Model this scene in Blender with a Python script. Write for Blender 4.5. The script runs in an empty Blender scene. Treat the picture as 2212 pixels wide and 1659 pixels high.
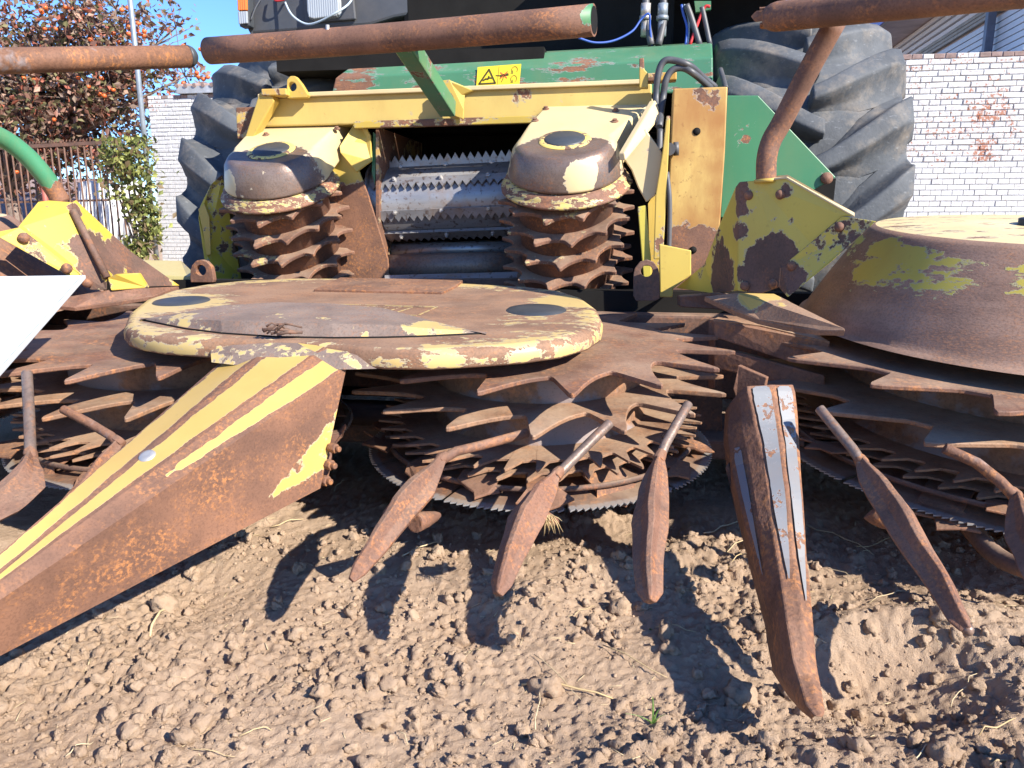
import bpy, bmesh, math, random
import numpy as np
from mathutils import Vector, Matrix, Euler, noise as mnoise

rnd = random.Random(7)
C = bpy.context.scene.collection
SC = bpy.context.scene
V = Vector
rad = math.radians

# ------------------------------------------------------------------ camera, sky, sun, exposure
PITCH = 12.0
CAM_H = 0.80
FPX = 1650.0                       # focal length in units of a 2212 px wide picture
cam_d = bpy.data.cameras.new('camera')
cam = bpy.data.objects.new('camera', cam_d)
C.objects.link(cam)
cam.location = (0, 0, CAM_H)
cam.rotation_euler = (rad(90 - PITCH), 0, 0)
cam_d.sensor_width = 36.0
cam_d.lens = 36.0 * FPX / 2212.0
cam_d.clip_start = 0.02
cam_d.clip_end = 2000
SC.camera = cam

SUN_AZ = (0.77, -0.64)             # sun stands right of and behind the camera
SUN_EL = 33.0
w = bpy.data.worlds.new('World')
SC.world = w
w.use_nodes = True
wn = w.node_tree.nodes
wn.clear()
sky = wn.new('ShaderNodeTexSky')
sky.sky_type = 'NISHITA'
sky.sun_disc = False
sky.sun_elevation = rad(SUN_EL)
sky.sun_rotation = math.atan2(SUN_AZ[0], SUN_AZ[1])
sky.air_density = 1.0
sky.dust_density = 0.0
sky.ozone_density = 2.0
bg = wn.new('ShaderNodeBackground')
bg.inputs[1].default_value = 0.13
wo = wn.new('ShaderNodeOutputWorld')
tint = wn.new('ShaderNodeMix')
tint.data_type = 'RGBA'; tint.blend_type = 'MULTIPLY'
tint.inputs[0].default_value = 1.0
tint.inputs[7].default_value = (.43, .63, .98, 1)
w.node_tree.links.new(sky.outputs[0], tint.inputs[6])
w.node_tree.links.new(tint.outputs[2], bg.inputs[0])
w.node_tree.links.new(bg.outputs[0], wo.inputs[0])

sun_d = bpy.data.lights.new('sun', 'SUN')
sun_d.energy = 5.0
sun_d.angle = rad(0.53)
sun_d.color = (1.0, 0.935, 0.835)
sun = bpy.data.objects.new('sun', sun_d)
C.objects.link(sun)
ce = math.cos(rad(SUN_EL))
SUN = V((SUN_AZ[0] * ce, SUN_AZ[1] * ce, math.sin(rad(SUN_EL)))).normalized()
sun.rotation_euler = (-SUN).to_track_quat('-Z', 'Y').to_euler()
sun.location = (3, -3, 6)

SC.view_settings.view_transform = 'Standard'
SC.view_settings.look = 'None'
SC.view_settings.exposure = 1.15
SC.view_settings.gamma = 1.0
SC.view_settings.use_curve_mapping = False
SC.cycles.max_bounces = 6
SC.cycles.diffuse_bounces = 3

# ------------------------------------------------------------------ measuring helpers
cp, sp = math.cos(rad(PITCH)), math.sin(rad(PITCH))
CAMV = V((0, 0, CAM_H))


def ray(px, py):
    a = (px - 1106.0) / FPX
    b = (829.5 - py) / FPX
    return V((a, cp + b * sp, -sp + b * cp))


def P(px, py, Y):
    d = ray(px, py)
    return CAMV + d * (Y / d.y)


def PP(px, py, p0, n):
    d = ray(px, py)
    return CAMV + d * ((p0 - CAMV).dot(n) / d.dot(n))


YAW_T = 0.16


def PM(px, py, Y0, yaw=YAW_T):       # on the vertical plane Y = Y0 - yaw * x (the machine's own front planes)
    d = ray(px, py)
    return CAMV + d * (Y0 / (d.y + yaw * d.x))


def PZ(px, py, z):
    d = ray(px, py)
    return CAMV + d * ((z - CAM_H) / d.z)


class Frame:
    def __init__(s, o, yaw, tilt):
        y, t = rad(yaw), rad(tilt)
        s.o = V(o)
        s.r = V((math.cos(y), -math.sin(y), 0))
        f0 = V((-math.sin(y), -math.cos(y), 0))
        z = V((0, 0, 1))
        s.n = (z * math.cos(t) + f0 * math.sin(t)).normalized()
        s.f = (f0 * math.cos(t) - z * math.sin(t)).normalized()

    def p(s, u, v, w):
        return s.o + s.r * u + s.f * v + s.n * w

    def pol(s, ang, r, w):
        return s.p(r * math.cos(ang), r * math.sin(ang), w)


# ------------------------------------------------------------------ object helpers
def props(o, label=None, cat=None, group=None, kind=None):
    if label: o['label'] = label
    if cat: o['category'] = cat
    if group: o['group'] = group
    if kind: o['kind'] = kind
    return o


def thing(name, loc, label, cat, group=None):
    o = bpy.data.objects.new(name, None)
    C.objects.link(o)
    o.location = loc
    o.empty_display_size = 0.2
    return props(o, label, cat, group)


ROOTPOS = {}


def wpos(o):
    p = V(o.location)
    while o.parent:
        o = o.parent
        p = p + V(o.location)
    return p


class MB:
    """collects geometry in world space; build() links it as one mesh object"""
    def __init__(s):
        s.v, s.f, s.m, s.a = [], [], [], []
        s.smooth = []

    def add(s, verts, faces, mi=0, attr=None, smooth=False):
        b = len(s.v)
        s.v += [tuple(x) for x in verts]
        s.f += [tuple(b + i for i in f) for f in faces]
        s.m += [mi] * len(faces)
        s.smooth += [smooth] * len(faces)
        s.a += list(attr) if attr is not None else [0.0] * len(verts)

    def prism(s, outline, t, mi=0):
        """outline of world points, thickness vector t"""
        n = len(outline)
        o = [V(p) for p in outline]
        t = V(t)
        nrm = V((0, 0, 0))
        for i in range(n):
            nrm += o[i].cross(o[(i + 1) % n])
        if nrm.dot(t) > 0:
            o.reverse()
        vs = o + [p + t for p in o]
        fs = [tuple(range(n)), tuple(range(2 * n - 1, n - 1, -1))]
        fs += [((i + 1) % n, i, n + i, n + (i + 1) % n) for i in range(n)]
        s.add(vs, fs, mi)

    def box(s, c, ax, ay, az, mi=0):
        c, ax, ay, az = V(c), V(ax), V(ay), V(az)
        vs = [c + ax * i + ay * j + az * k for i in (-1, 1) for j in (-1, 1) for k in (-1, 1)]
        fs = [(0, 1, 3, 2), (4, 6, 7, 5), (0, 4, 5, 1), (2, 3, 7, 6), (0, 2, 6, 4), (1, 5, 7, 3)]
        s.add(vs, fs, mi)

    def tube(s, pts, r, seg=12, caps=True, mi=0, dome=0.0):
        pts = [V(p) for p in pts]
        n = len(pts)
        rs = r if isinstance(r, (list, tuple)) else [r] * n
        tang = []
        for i in range(n):
            t = (pts[min(i + 1, n - 1)] - pts[max(i - 1, 0)]).normalized()
            tang.append(t)
        up = V((0, 0, 1)) if abs(tang[0].z) < .9 else V((1, 0, 0))
        x = tang[0].cross(up).normalized()
        vs, fs = [], []
        for i in range(n):
            t = tang[i]
            x = (x - t * x.dot(t)).normalized()
            y = t.cross(x)
            for k in range(seg):
                a = 2 * math.pi * k / seg
                vs.append(pts[i] + (x * math.cos(a) + y * math.sin(a)) * rs[i])
        for i in range(n - 1):
            for k in range(seg):
                k2 = (k + 1) % seg
                fs.append((i * seg + k, i * seg + k2, (i + 1) * seg + k2, (i + 1) * seg + k))
        b = len(s.v)
        s.add(vs, fs, mi, smooth=True)
        if caps:
            s.add([], [])
            s.f += [tuple(b + k for k in range(seg - 1, -1, -1)), tuple(b + (n - 1) * seg + k for k in range(seg))]
            s.m += [mi, mi]
            s.smooth += [False, False]

    def lathe(s, fr, prof, seg=40, mi=0, smooth=True, a0=0.0, a1=2 * math.pi, cap_top=True, cap_bot=True):
        """prof: list of (r, w) in a Frame"""
        full = abs(a1 - a0 - 2 * math.pi) < 1e-6
        ns = seg if full else seg + 1
        vs, fs = [], []
        for r, ww in prof:
            for k in range(ns):
                vs.append(fr.pol(a0 + (a1 - a0) * k / seg, r, ww))
        for i in range(len(prof) - 1):
            for k in range(seg):
                k2 = (k + 1) % ns
                fs.append((i * ns + k, i * ns + k2, (i + 1) * ns + k2, (i + 1) * ns + k))
        b = len(s.v)
        s.add(vs, fs, mi, smooth=smooth)
        if full:
            L = len(prof) - 1
            if cap_top and prof[0][0] > 1e-5:
                s.f.append(tuple(b + k for k in range(ns))); s.m.append(mi); s.smooth.append(False)
            if cap_bot and prof[L][0] > 1e-5:
                s.f.append(tuple(b + L * ns + k for k in range(ns - 1, -1, -1))); s.m.append(mi); s.smooth.append(False)

    def grid(s, secs, su=4, sv=6, closed=False, attr=None, mi=0, smooth=False, jit=0.0):
        """bilinear surface through sections (list of stations, each a list of points)"""
        nv, nu = len(secs), len(secs[0])
        U = [i / su for i in range((nu - 1 + (1 if closed else 0)) * su + (0 if closed else 1))]
        VV = [j / sv for j in range((nv - 1) * sv + 1)]
        vs, at = [], []
        for vj in VV:
            j0 = min(int(vj), nv - 2); fj = vj - j0
            for ui in U:
                i0 = int(ui) if closed else min(int(ui), nu - 2)
                fi = ui - i0
                i1 = (i0 + 1) % nu
                a = V(secs[j0][i0]).lerp(V(secs[j0][i1]), fi)
                b = V(secs[j0 + 1][i0]).lerp(V(secs[j0 + 1][i1]), fi)
                p = a.lerp(b, fj)
                if jit:
                    p += mnoise.noise_vector(p * 14.0) * jit
                vs.append(p)
                at.append(attr(ui, vj) if attr else 0.0)
        n = len(U)
        fs = []
        for j in range(len(VV) - 1):
            for i in range(n if closed else n - 1):
                i2 = (i + 1) % n
                fs.append((j * n + i, j * n + i2, (j + 1) * n + i2, (j + 1) * n + i))
        b = len(s.v)
        s.add(vs, fs, mi, at, smooth)
        if closed:
            J = len(VV) - 1
            s.f += [tuple(b + i for i in range(n - 1, -1, -1)), tuple(b + J * n + i for i in range(n))]
            s.m += [mi, mi]; s.smooth += [False, False]

    def build(s, name, mat, parent=None, bevel=0.0, seg=2, origin=None, angle=35):
        off = wpos(parent) if parent else V((0, 0, 0))
        org = V(origin) if origin is not None else off
        me = bpy.data.meshes.new(name)
        me.from_pydata([(p[0] - org.x, p[1] - org.y, p[2] - org.z) for p in s.v], [], s.f)
        mats = mat if isinstance(mat, (list, tuple)) else [mat]
        for m in mats:
            me.materials.append(m)
        me.polygons.foreach_set('material_index', s.m)
        me.polygons.foreach_set('use_smooth', s.smooth)
        if any(s.a):
            at = me.attributes.new('rustw', 'FLOAT', 'POINT')
            at.data.foreach_set('value', s.a)
        bm = bmesh.new(); bm.from_mesh(me)
        bmesh.ops.recalc_face_normals(bm, faces=bm.faces)
        bm.to_mesh(me); bm.free()
        me.update()
        o = bpy.data.objects.new(name, me)
        C.objects.link(o)
        if parent:
            o.parent = parent
        o.location = org - off
        if bevel:
            md = o.modifiers.new('bevel', 'BEVEL')
            md.width = bevel; md.segments = seg; md.limit_method = 'ANGLE'; md.angle_limit = rad(angle)
            md.harden_normals = False
        return o


# ------------------------------------------------------------------ materials
def nodes_of(m):
    m.use_nodes = True
    nt = m.node_tree
    for n in list(nt.nodes):
        nt.nodes.remove(n)
    return nt


class NT:
    def __init__(s, name):
        s.m = bpy.data.materials.new(name)
        s.t = nodes_of(s.m)
        s.out = s.t.nodes.new('ShaderNodeOutputMaterial')
        s.b = s.t.nodes.new('ShaderNodeBsdfPrincipled')
        s.t.links.new(s.b.outputs[0], s.out.inputs[0])
        s.geo = s.t.nodes.new('ShaderNodeNewGeometry')

    def link(s, a, b):
        s.t.links.new(a, b)

    def set(s, sock, v):
        if hasattr(v, 'is_output') or isinstance(v, bpy.types.NodeSocket):
            s.link(v, sock)
        else:
            if isinstance(v, (tuple, list)) and len(v) == 3 and sock.type == 'RGBA':
                v = (*v, 1)
            sock.default_value = v

    def noise(s, scale, detail=5, rough=.55, vec=None, stretch=None, dist=0.0, col=False):
        n = s.t.nodes.new('ShaderNodeTexNoise')
        n.inputs['Scale'].default_value = scale
        n.inputs['Detail'].default_value = detail
        n.inputs['Roughness'].default_value = rough
        n.inputs['Distortion'].default_value = dist
        v = vec or s.geo.outputs['Position']
        if stretch:
            mp = s.t.nodes.new('ShaderNodeMapping')
            mp.inputs['Scale'].default_value = stretch
            s.link(v, mp.inputs[0]); v = mp.outputs[0]
        s.link(v, n.inputs['Vector'])
        return n.outputs[1 if col else 0]

    def vor(s, scale, vec=None, feature='F1', out=0):
        n = s.t.nodes.new('ShaderNodeTexVoronoi')
        n.feature = feature
        n.inputs['Scale'].default_value = scale
        s.link(vec or s.geo.outputs['Position'], n.inputs['Vector'])
        return n.outputs[out]

    def math(s, op, a, b=0.0, c=0.0, clamp=False):
        n = s.t.nodes.new('ShaderNodeMath')
        n.operation = op; n.use_clamp = clamp
        s.set(n.inputs[0], a); s.set(n.inputs[1], b); s.set(n.inputs[2], c)
        return n.outputs[0]

    def rng(s, v, a, b, c=0.0, d=1.0):
        n = s.t.nodes.new('ShaderNodeMapRange')
        n.clamp = True
        s.set(n.inputs[0], v)
        n.inputs[1].default_value = a; n.inputs[2].default_value = b
        n.inputs[3].default_value = c; n.inputs[4].default_value = d
        return n.outputs[0]

    def mix(s, f, a, b, blend='MIX'):
        n = s.t.nodes.new('ShaderNodeMix')
        n.data_type = 'RGBA'; n.blend_type = blend
        s.set(n.inputs[0], f); s.set(n.inputs[6], a); s.set(n.inputs[7], b)
        return n.outputs[2]

    def attr(s, name, out=2):
        n = s.t.nodes.new('ShaderNodeAttribute')
        n.attribute_name = name
        return n.outputs[out]

    def bump(s, h, strength=.4, dist=.01, nrm=None):
        n = s.t.nodes.new('ShaderNodeBump')
        n.inputs['Strength'].default_value = strength
        n.inputs['Distance'].default_value = dist
        s.set(n.inputs['Height'], h)
        if nrm is not None:
            s.link(nrm, n.inputs['Normal'])
        return n.outputs[0]

    def fin(s, col, rough=.7, metal=0.0, nrm=None, spec=None):
        s.set(s.b.inputs['Base Color'], col)
        s.set(s.b.inputs['Roughness'], rough)
        s.set(s.b.inputs['Metallic'], metal)
        if spec is not None:
            s.set(s.b.inputs['Specular IOR Level'], spec)
        if nrm is not None:
            s.link(nrm, s.b.inputs['Normal'])
        return s.m

    def rust(s, hue='mid', grain=60.0, stretch=None):
        """colour of bare rusted plate"""
        sets = {'mid': ((.120, .068, .056), (.205, .112, .086), (.33, .150, .072)),
                'orange': ((.125, .068, .052), (.205, .108, .076), (.36, .165, .072)),
                'dark': ((.085, .058, .053), (.150, .090, .078), (.22, .105, .066)),
                'steel': ((.145, .115, .115), (.215, .175, .172), (.25, .145, .105)),
                'cone': ((.20, .130, .110), (.29, .195, .165), (.33, .18, .12)),
                'dusty': ((.165, .100, .075), (.270, .170, .122), (.33, .17, .095))}
        a, b, c = [(q[0] * 1.06, q[1] * .97, q[2] * .80) for q in sets[hue]]
        n1 = s.noise(7, 6, .6, stretch=stretch)
        n2 = s.noise(grain, 4, .65, stretch=stretch)
        col = s.mix(s.rng(n1, .38, .62), a, b)
        f = s.math('MULTIPLY', s.rng(n2, .48, .62), s.rng(s.noise(9, 6, .7), .44, .60))
        col = s.mix(f, col, c)
        g2 = s.rng(s.noise(grain * 1.7, 3, .6), .40, .50)
        return s.mix(s.math('MULTIPLY_ADD', g2, -.30, .30), col, tuple(x * .45 for x in a)), n2


def up_dust(N, amount):
    sx = N.t.nodes.new('ShaderNodeSeparateXYZ')
    N.link(N.geo.outputs['Normal'], sx.inputs[0])
    upf = N.rng(sx.outputs[2], .45, .98)
    pat = N.rng(N.noise(6, 6, .65), .36, .68)
    return N.math('MULTIPLY', N.math('MULTIPLY', upf, pat), amount)


DUST = (.40, .29, .20)


def rusty(name, hue='mid', dust=.5, rough=.72, bump=.35, grain=60, metal=0.0, steel_patch=0.0, stretch=None):
    N = NT(name)
    col, n2 = N.rust(hue, grain, stretch)
    if steel_patch:
        f = N.rng(N.noise(5, 5, .6), .60 - steel_patch * .2, .66 - steel_patch * .2)
        col = N.mix(N.math('MULTIPLY', f, .8), col, (.23, .20, .20))
    col = N.mix(up_dust(N, dust), col, DUST)
    sp_ = N.rng(N.noise(170, 2), .62, .72)
    col = N.mix(N.math('MULTIPLY', sp_, .35), col, (.05, .028, .022))
    h = N.math('ADD', n2, N.math('MULTIPLY', N.noise(18, 3), 1.2))
    return N.fin(col, rough, metal, N.bump(h, bump, .004), spec=.35)


def worn(name, paint, bias=-.1, scale=9.0, spots=(), hue='mid', dust=.15, rough=.42, stretch=None, amp=1.0,
         stain=.25, primer=(.30, .30, .31), keep=(), grain=110, rr=.75, rmetal=0.0, stains=()):
    """painted steel, paint gone where noise + spots + the mesh's own rustw say so.
    spots / keep: (centre, radius, strength) places where the paint is gone / kept"""
    N = NT(name)
    n = N.math('ADD', N.math('MULTIPLY', N.noise(scale, 8, .62, stretch=stretch, dist=.25), .62), N.math('MULTIPLY', N.noise(scale * 3.7, 6, .66, stretch=stretch), .38))
    val = N.math('MULTIPLY_ADD', N.math('SUBTRACT', n, .5), 1.7 * amp, .5 + bias)
    val = N.math('ADD', val, N.attr('rustw'))
    scr = N.rng(N.noise(26, 4, .7, stretch=(.25, 1.6, 3.0), dist=.4), .66, .74)
    val = N.math('ADD', val, N.math('MULTIPLY', scr, .10))
    for sgn, lst in ((1, spots), (-1, keep)):
        for c, r, st in lst:
            d = N.t.nodes.new('ShaderNodeVectorMath'); d.operation = 'DISTANCE'
            N.link(N.geo.outputs['Position'], d.inputs[0]); d.inputs[1].default_value = V(c)
            val = N.math('ADD', val, N.rng(d.outputs['Value'], r * .55, r * 1.25, sgn * st, 0.0))
    fine = N.math('MULTIPLY_ADD', N.noise(75, 3, .6), .16, -.08)
    val = N.math('ADD', val, fine)
    mask = N.rng(val, .492, .520)
    rim = N.math('MULTIPLY', N.rng(val, .455, .488), N.rng(val, .53, .495))
    rc, n2 = N.rust(hue, grain, stretch)
    pv = N.noise(3.0, 4)
    pcol = N.mix(N.rng(pv, .3, .7), tuple(c * .88 for c in paint), tuple(min(c * 1.08, .9) for c in paint))
    # grime speckles and rust bleeding in the paint
    sp_ = N.rng(N.noise(48, 5, .7), .60, .70)
    pcol = N.mix(N.math('MULTIPLY', sp_, stain), pcol, (.19, .095, .035))
    st2 = N.rng(N.noise(4.5, 7, .72, stretch=(1, 1, .35)), .47, .68)
    pcol = N.mix(N.math('MULTIPLY', st2, stain), pcol, (.34, .17, .05))
    for c, r, st in stains:
        d = N.t.nodes.new('ShaderNodeVectorMath'); d.operation = 'DISTANCE'
        N.link(N.geo.outputs['Position'], d.inputs[0]); d.inputs[1].default_value = V(c)
        fs_ = N.math('ADD', N.rng(d.outputs['Value'], r * .2, r * 1.3, 1.0, 0.0), N.math('MULTIPLY_ADD', N.noise(12, 6, .7, stretch=(1, 1, .4)), 1.2, -.75))
        pcol = N.mix(N.math('MULTIPLY', N.rng(fs_, .1, .9), st), pcol, (.34, .155, .045))
    pcol = N.mix(N.math('MULTIPLY', rim, .55), pcol, primer)
    col = N.mix(mask, pcol, rc)
    col = N.mix(up_dust(N, dust), col, DUST)
    rgh = N.rng(mask, 0, 1, rough, rr)
    h = N.math('ADD', N.math('MULTIPLY', mask, -2.0), N.math('MULTIPLY', N.math('MULTIPLY', n2, mask), 1.0))
    return N.fin(col, rgh, N.math('MULTIPLY', mask, rmetal), N.bump(h, .5, .0015), spec=.4)


YEL = (.53, .365, .075)
YEL_D = (.48, .34, .065)
CREAM = (.60, .46, .22)
GRN = (.050, .185, .090)

M = {}
M['rust'] = rusty('rust', 'mid', .45)
M['rust_top'] = rusty('rust_top', 'mid', .50, grain=70)
M['rust_dark'] = rusty('rust_dark', 'dark', .55)
M['rust_orange'] = rusty('rust_orange', 'orange', .25, bump=.55, grain=70)
M['rust_dusty'] = rusty('rust_dusty', 'dusty', .75)
M['drum'] = rusty('drum', 'dusty', .5, steel_patch=.45)
M['roll_drum'] = rusty('roll_drum', 'mid', .25, rough=.6)
M['pipe'] = rusty('pipe', 'orange', .10, bump=.5, grain=85, steel_patch=.12, stretch=(1, 1, .6))
M['rod'] = rusty('rod', 'steel', .1, rough=.45, metal=.3)
M['finger'] = rusty('finger', 'mid', .3, steel_patch=0, bump=.6, grain=120)
M['knife'] = rusty('knife', 'orange', .35, grain=90)
M['disc_low'] = rusty('disc_low', 'dusty', .85)


def m_steel():
    N = NT('worn_steel')
    n = N.noise(4, 5, .6, stretch=(.6, 3, 3))
    col = N.mix(N.rng(n, .35, .65), (.22, .215, .22), (.36, .355, .36))
    sp_ = N.rng(N.noise(55, 3), .57, .66)
    col = N.mix(N.math('MULTIPLY', sp_, .7), col, (.10, .055, .035))
    dn = N.rng(N.noise(9, 6, .7), .52, .68)
    col = N.mix(N.math('MULTIPLY', dn, .6), col, (.28, .19, .13))
    return N.fin(col, .34, .45, N.bump(N.noise(90, 3), .12, .002))


M['steel'] = m_steel()


def m_sawsteel():
    N = NT('saw_steel')
    rc, n2 = N.rust('mid', 70)
    f = N.math('ADD', N.attr('rustw'), N.math('MULTIPLY_ADD', N.noise(40, 4), .5, -.25))
    col = N.mix(N.rng(f, .35, .6), rc, (.24, .235, .235))
    col = N.mix(up_dust(N, .75), col, DUST)
    return N.fin(col, .5, .25, N.bump(n2, .3, .003))


M['saw'] = m_sawsteel()


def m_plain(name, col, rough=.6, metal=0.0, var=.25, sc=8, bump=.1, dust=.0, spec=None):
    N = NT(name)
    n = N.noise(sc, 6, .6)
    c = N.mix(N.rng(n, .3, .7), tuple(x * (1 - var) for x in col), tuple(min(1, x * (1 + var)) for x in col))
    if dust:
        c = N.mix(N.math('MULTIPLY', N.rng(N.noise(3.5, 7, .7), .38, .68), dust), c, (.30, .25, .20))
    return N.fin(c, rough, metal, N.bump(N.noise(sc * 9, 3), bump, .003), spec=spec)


M['black_plastic'] = m_plain('black_plastic', (.035, .042, .050), .5, dust=.12)
M['black_rubber'] = m_plain('black_rubber', (.022, .022, .024), .6)
M['dark_void'] = m_plain('deep_shade_black', (.012, .011, .010), .8, spec=.15)  # near-black: the shade of recesses and undersides is put into the colour
M['cab'] = m_plain('cab_grey', (.050, .055, .064), .55, dust=.14, sc=4)
M['white'] = m_plain('white_board', (.50, .525, .545), .5, var=.04, sc=3, bump=.05, dust=.10)
M['galv'] = m_plain('galvanised', (.26, .31, .35), .45, .4, dust=.2)
M['zinc'] = m_plain('zinc_bolt', (.50, .48, .45), .4, .6, dust=.3)
M['hose'] = m_plain('hose', (.055, .060, .068), .5, dust=.2)
M['red'] = m_plain('red_cable', (.55, .03, .03), .5)
M['blue'] = m_plain('blue_cable', (.03, .09, .38), .5)
M['white_cable'] = m_plain('pale_cable', (.38, .45, .50), .5)
M['green_plain'] = worn('green_paint_pump', GRN, -.2, 12)


def m_tyre():
    N = NT('tyre_rubber')
    n = N.noise(2.6, 8, .68)
    c = N.mix(N.rng(n, .32, .68), (.052, .057, .063), (.122, .130, .138))
    c = N.mix(N.math('MULTIPLY', N.rng(N.noise(7, 6, .7), .50, .72), .65), c, (.27, .225, .175))
    sc = N.rng(N.noise(30, 4, .75, stretch=(1, 1, 3)), .60, .70)
    c = N.mix(N.math('MULTIPLY', sc, .4), c, (.26, .27, .28))
    h = N.math('ADD', N.noise(80, 4), N.math('MULTIPLY', N.noise(15, 3), 1.5))
    return N.fin(c, .72, 0, N.bump(h, .35, .004), spec=.3)


M['tyre'] = m_tyre()


def m_lens(name, col, rough=.12):
    N = NT(name)
    wv = N.t.nodes.new('ShaderNodeTexWave'); wv.inputs['Scale'].default_value = 30
    N.link(N.geo.outputs['Position'], wv.inputs['Vector'])
    N.b.inputs['Coat Weight'].default_value = .6
    return N.fin(N.mix(N.rng(wv.outputs[1], .2, .8), col, tuple(min(1, x * 1.25) for x in col)), rough, .0, N.bump(wv.outputs[1], .3, .004))


M['lens_clear'] = m_lens('lens_clear', (.30, .32, .33))
M['lens_orange'] = m_lens('lens_orange', (.70, .16, .015))

# ------------------------------------------------------------------ soil
def hash_tab(seed):
    g = np.random.default_rng(seed)
    return g.random((256, 256)), g.random((256, 256)), g.random((256, 256))


def clod_height(X, Y, cell, seed, fill=.8, rmin=.35, rmax=.75, flat=.75):
    """max of half-buried lumps, one per jittered cell"""
    jx, jy, jr = hash_tab(seed)
    cx = np.floor(X / cell).astype(int); cy = np.floor(Y / cell).astype(int)
    out = np.zeros_like(X)
    for dx in (-1, 0, 1):
        for dy in (-1, 0, 1):
            ix, iy = (cx + dx) % 256, (cy + dy) % 256
            px = (cx + dx + jx[ix, iy]) * cell
            py = (cy + dy + jy[ix, iy]) * cell
            q = jr[ix, iy]
            r = np.where(q < fill, (rmin + (rmax - rmin) * ((q * 7.31) % 1.0) ** 1.6) * cell, 1e-6)
            asp = .75 + .5 * ((q * 13.7) % 1.0)
            d2 = ((X - px) * asp) ** 2 + ((Y - py) / asp) ** 2
            out = np.maximum(out, np.sqrt(np.maximum(r * r - d2, 0)) * flat)
    return out


def vnoise(X, Y, cell, seed):
    t = hash_tab(seed)[0]
    fx, fy = X / cell, Y / cell
    ix, iy = np.floor(fx).astype(int), np.floor(fy).astype(int)
    u, v = fx - ix, fy - iy
    u = u * u * (3 - 2 * u); v = v * v * (3 - 2 * v)
    g = lambda a, b: t[a % 256, b % 256]
    return (g(ix, iy) * (1 - u) + g(ix + 1, iy) * u) * (1 - v) + (g(ix, iy + 1) * (1 - u) + g(ix + 1, iy + 1) * u) * v


PIT = [(PZ(1960, 1440, 0), .185, .115, -.085), (PZ(1900, 1345, 0), .20, .06, .040), (PZ(2080, 1330, 0), .12, .10, .03),
       (PZ(1010, 1330, 0), .10, .07, -.030), (PZ(1190, 1290, 0), .09, .07, .02), (PZ(1500, 1200, 0), .22, .12, .030),
       (PZ(2130, 1430, 0), .16, .10, .04), (PZ(750, 1130, 0), .30, .14, .02)]


def billow(X, Y, cell, seed):
    return np.abs(2 * vnoise(X, Y, cell, seed) - 1)


def ground_z(X, Y):
    X = np.asarray(X, float); Y = np.asarray(Y, float)
    near = np.clip((6.0 - np.hypot(X, Y - 1.2)) / 3.0, 0, 1)
    z = (vnoise(X, Y, .55, 1) - .5) * .05 + (vnoise(X, Y, .17, 2) - .5) * .030
    for c, sx, sy, a in PIT:
        q_ = ((X - c.x) / sx) ** 2 + ((Y - c.y) / sy) ** 2
        z = z + a * np.exp(-q_ ** (1.9 if a < -.05 else 1.0))
    rough = np.clip(vnoise(X, Y, .26, 3) * 2.2 - .55, .04, 1)
    smooth = np.exp(-((X - PIT[0][0].x - .05) / .33) ** 2 - ((Y - PIT[0][0].y) / .22) ** 2)
    rough = rough * np.clip(1.2 - .95 * smooth, .15, 1)
    wx = X + (vnoise(X, Y, .045, 21) - .5) * .040 + (vnoise(X, Y, .014, 23) - .5) * .016
    wy = Y + (vnoise(X, Y, .045, 22) - .5) * .040 + (vnoise(X, Y, .014, 24) - .5) * .016
    c1 = clod_height(wx, wy, .075, 11, .30, .22, .50, .60)
    c2 = clod_height(wx, wy, .036, 12, .45, .22, .60, .70)
    c3 = clod_height(wx, wy, .016, 13, .60, .25, .65, .80)
    bil = billow(wx, wy, .040, 31) * .010 + billow(wx, wy, .020, 32) * .009 + billow(X, Y, .0105, 33) * .0065
    c4 = clod_height(wx * 1.3 + wy * .4, wy * 1.2, .0095, 14, .75, .3, .7, .8)
    lump = np.maximum(c1, c2) * rough * .72 + c3 * (.10 + .70 * rough) + c4 * (.25 + .6 * rough)
    pits = np.clip(vnoise(X, Y, .019, 41) - .70, 0, 1) * -.045 * (.3 + rough)
    fine = (vnoise(X, Y, .0095, 4) - .5) * .0075
    return z * near + (lump + bil * (.12 + .88 * rough) + pits + fine) * near - .018


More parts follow.
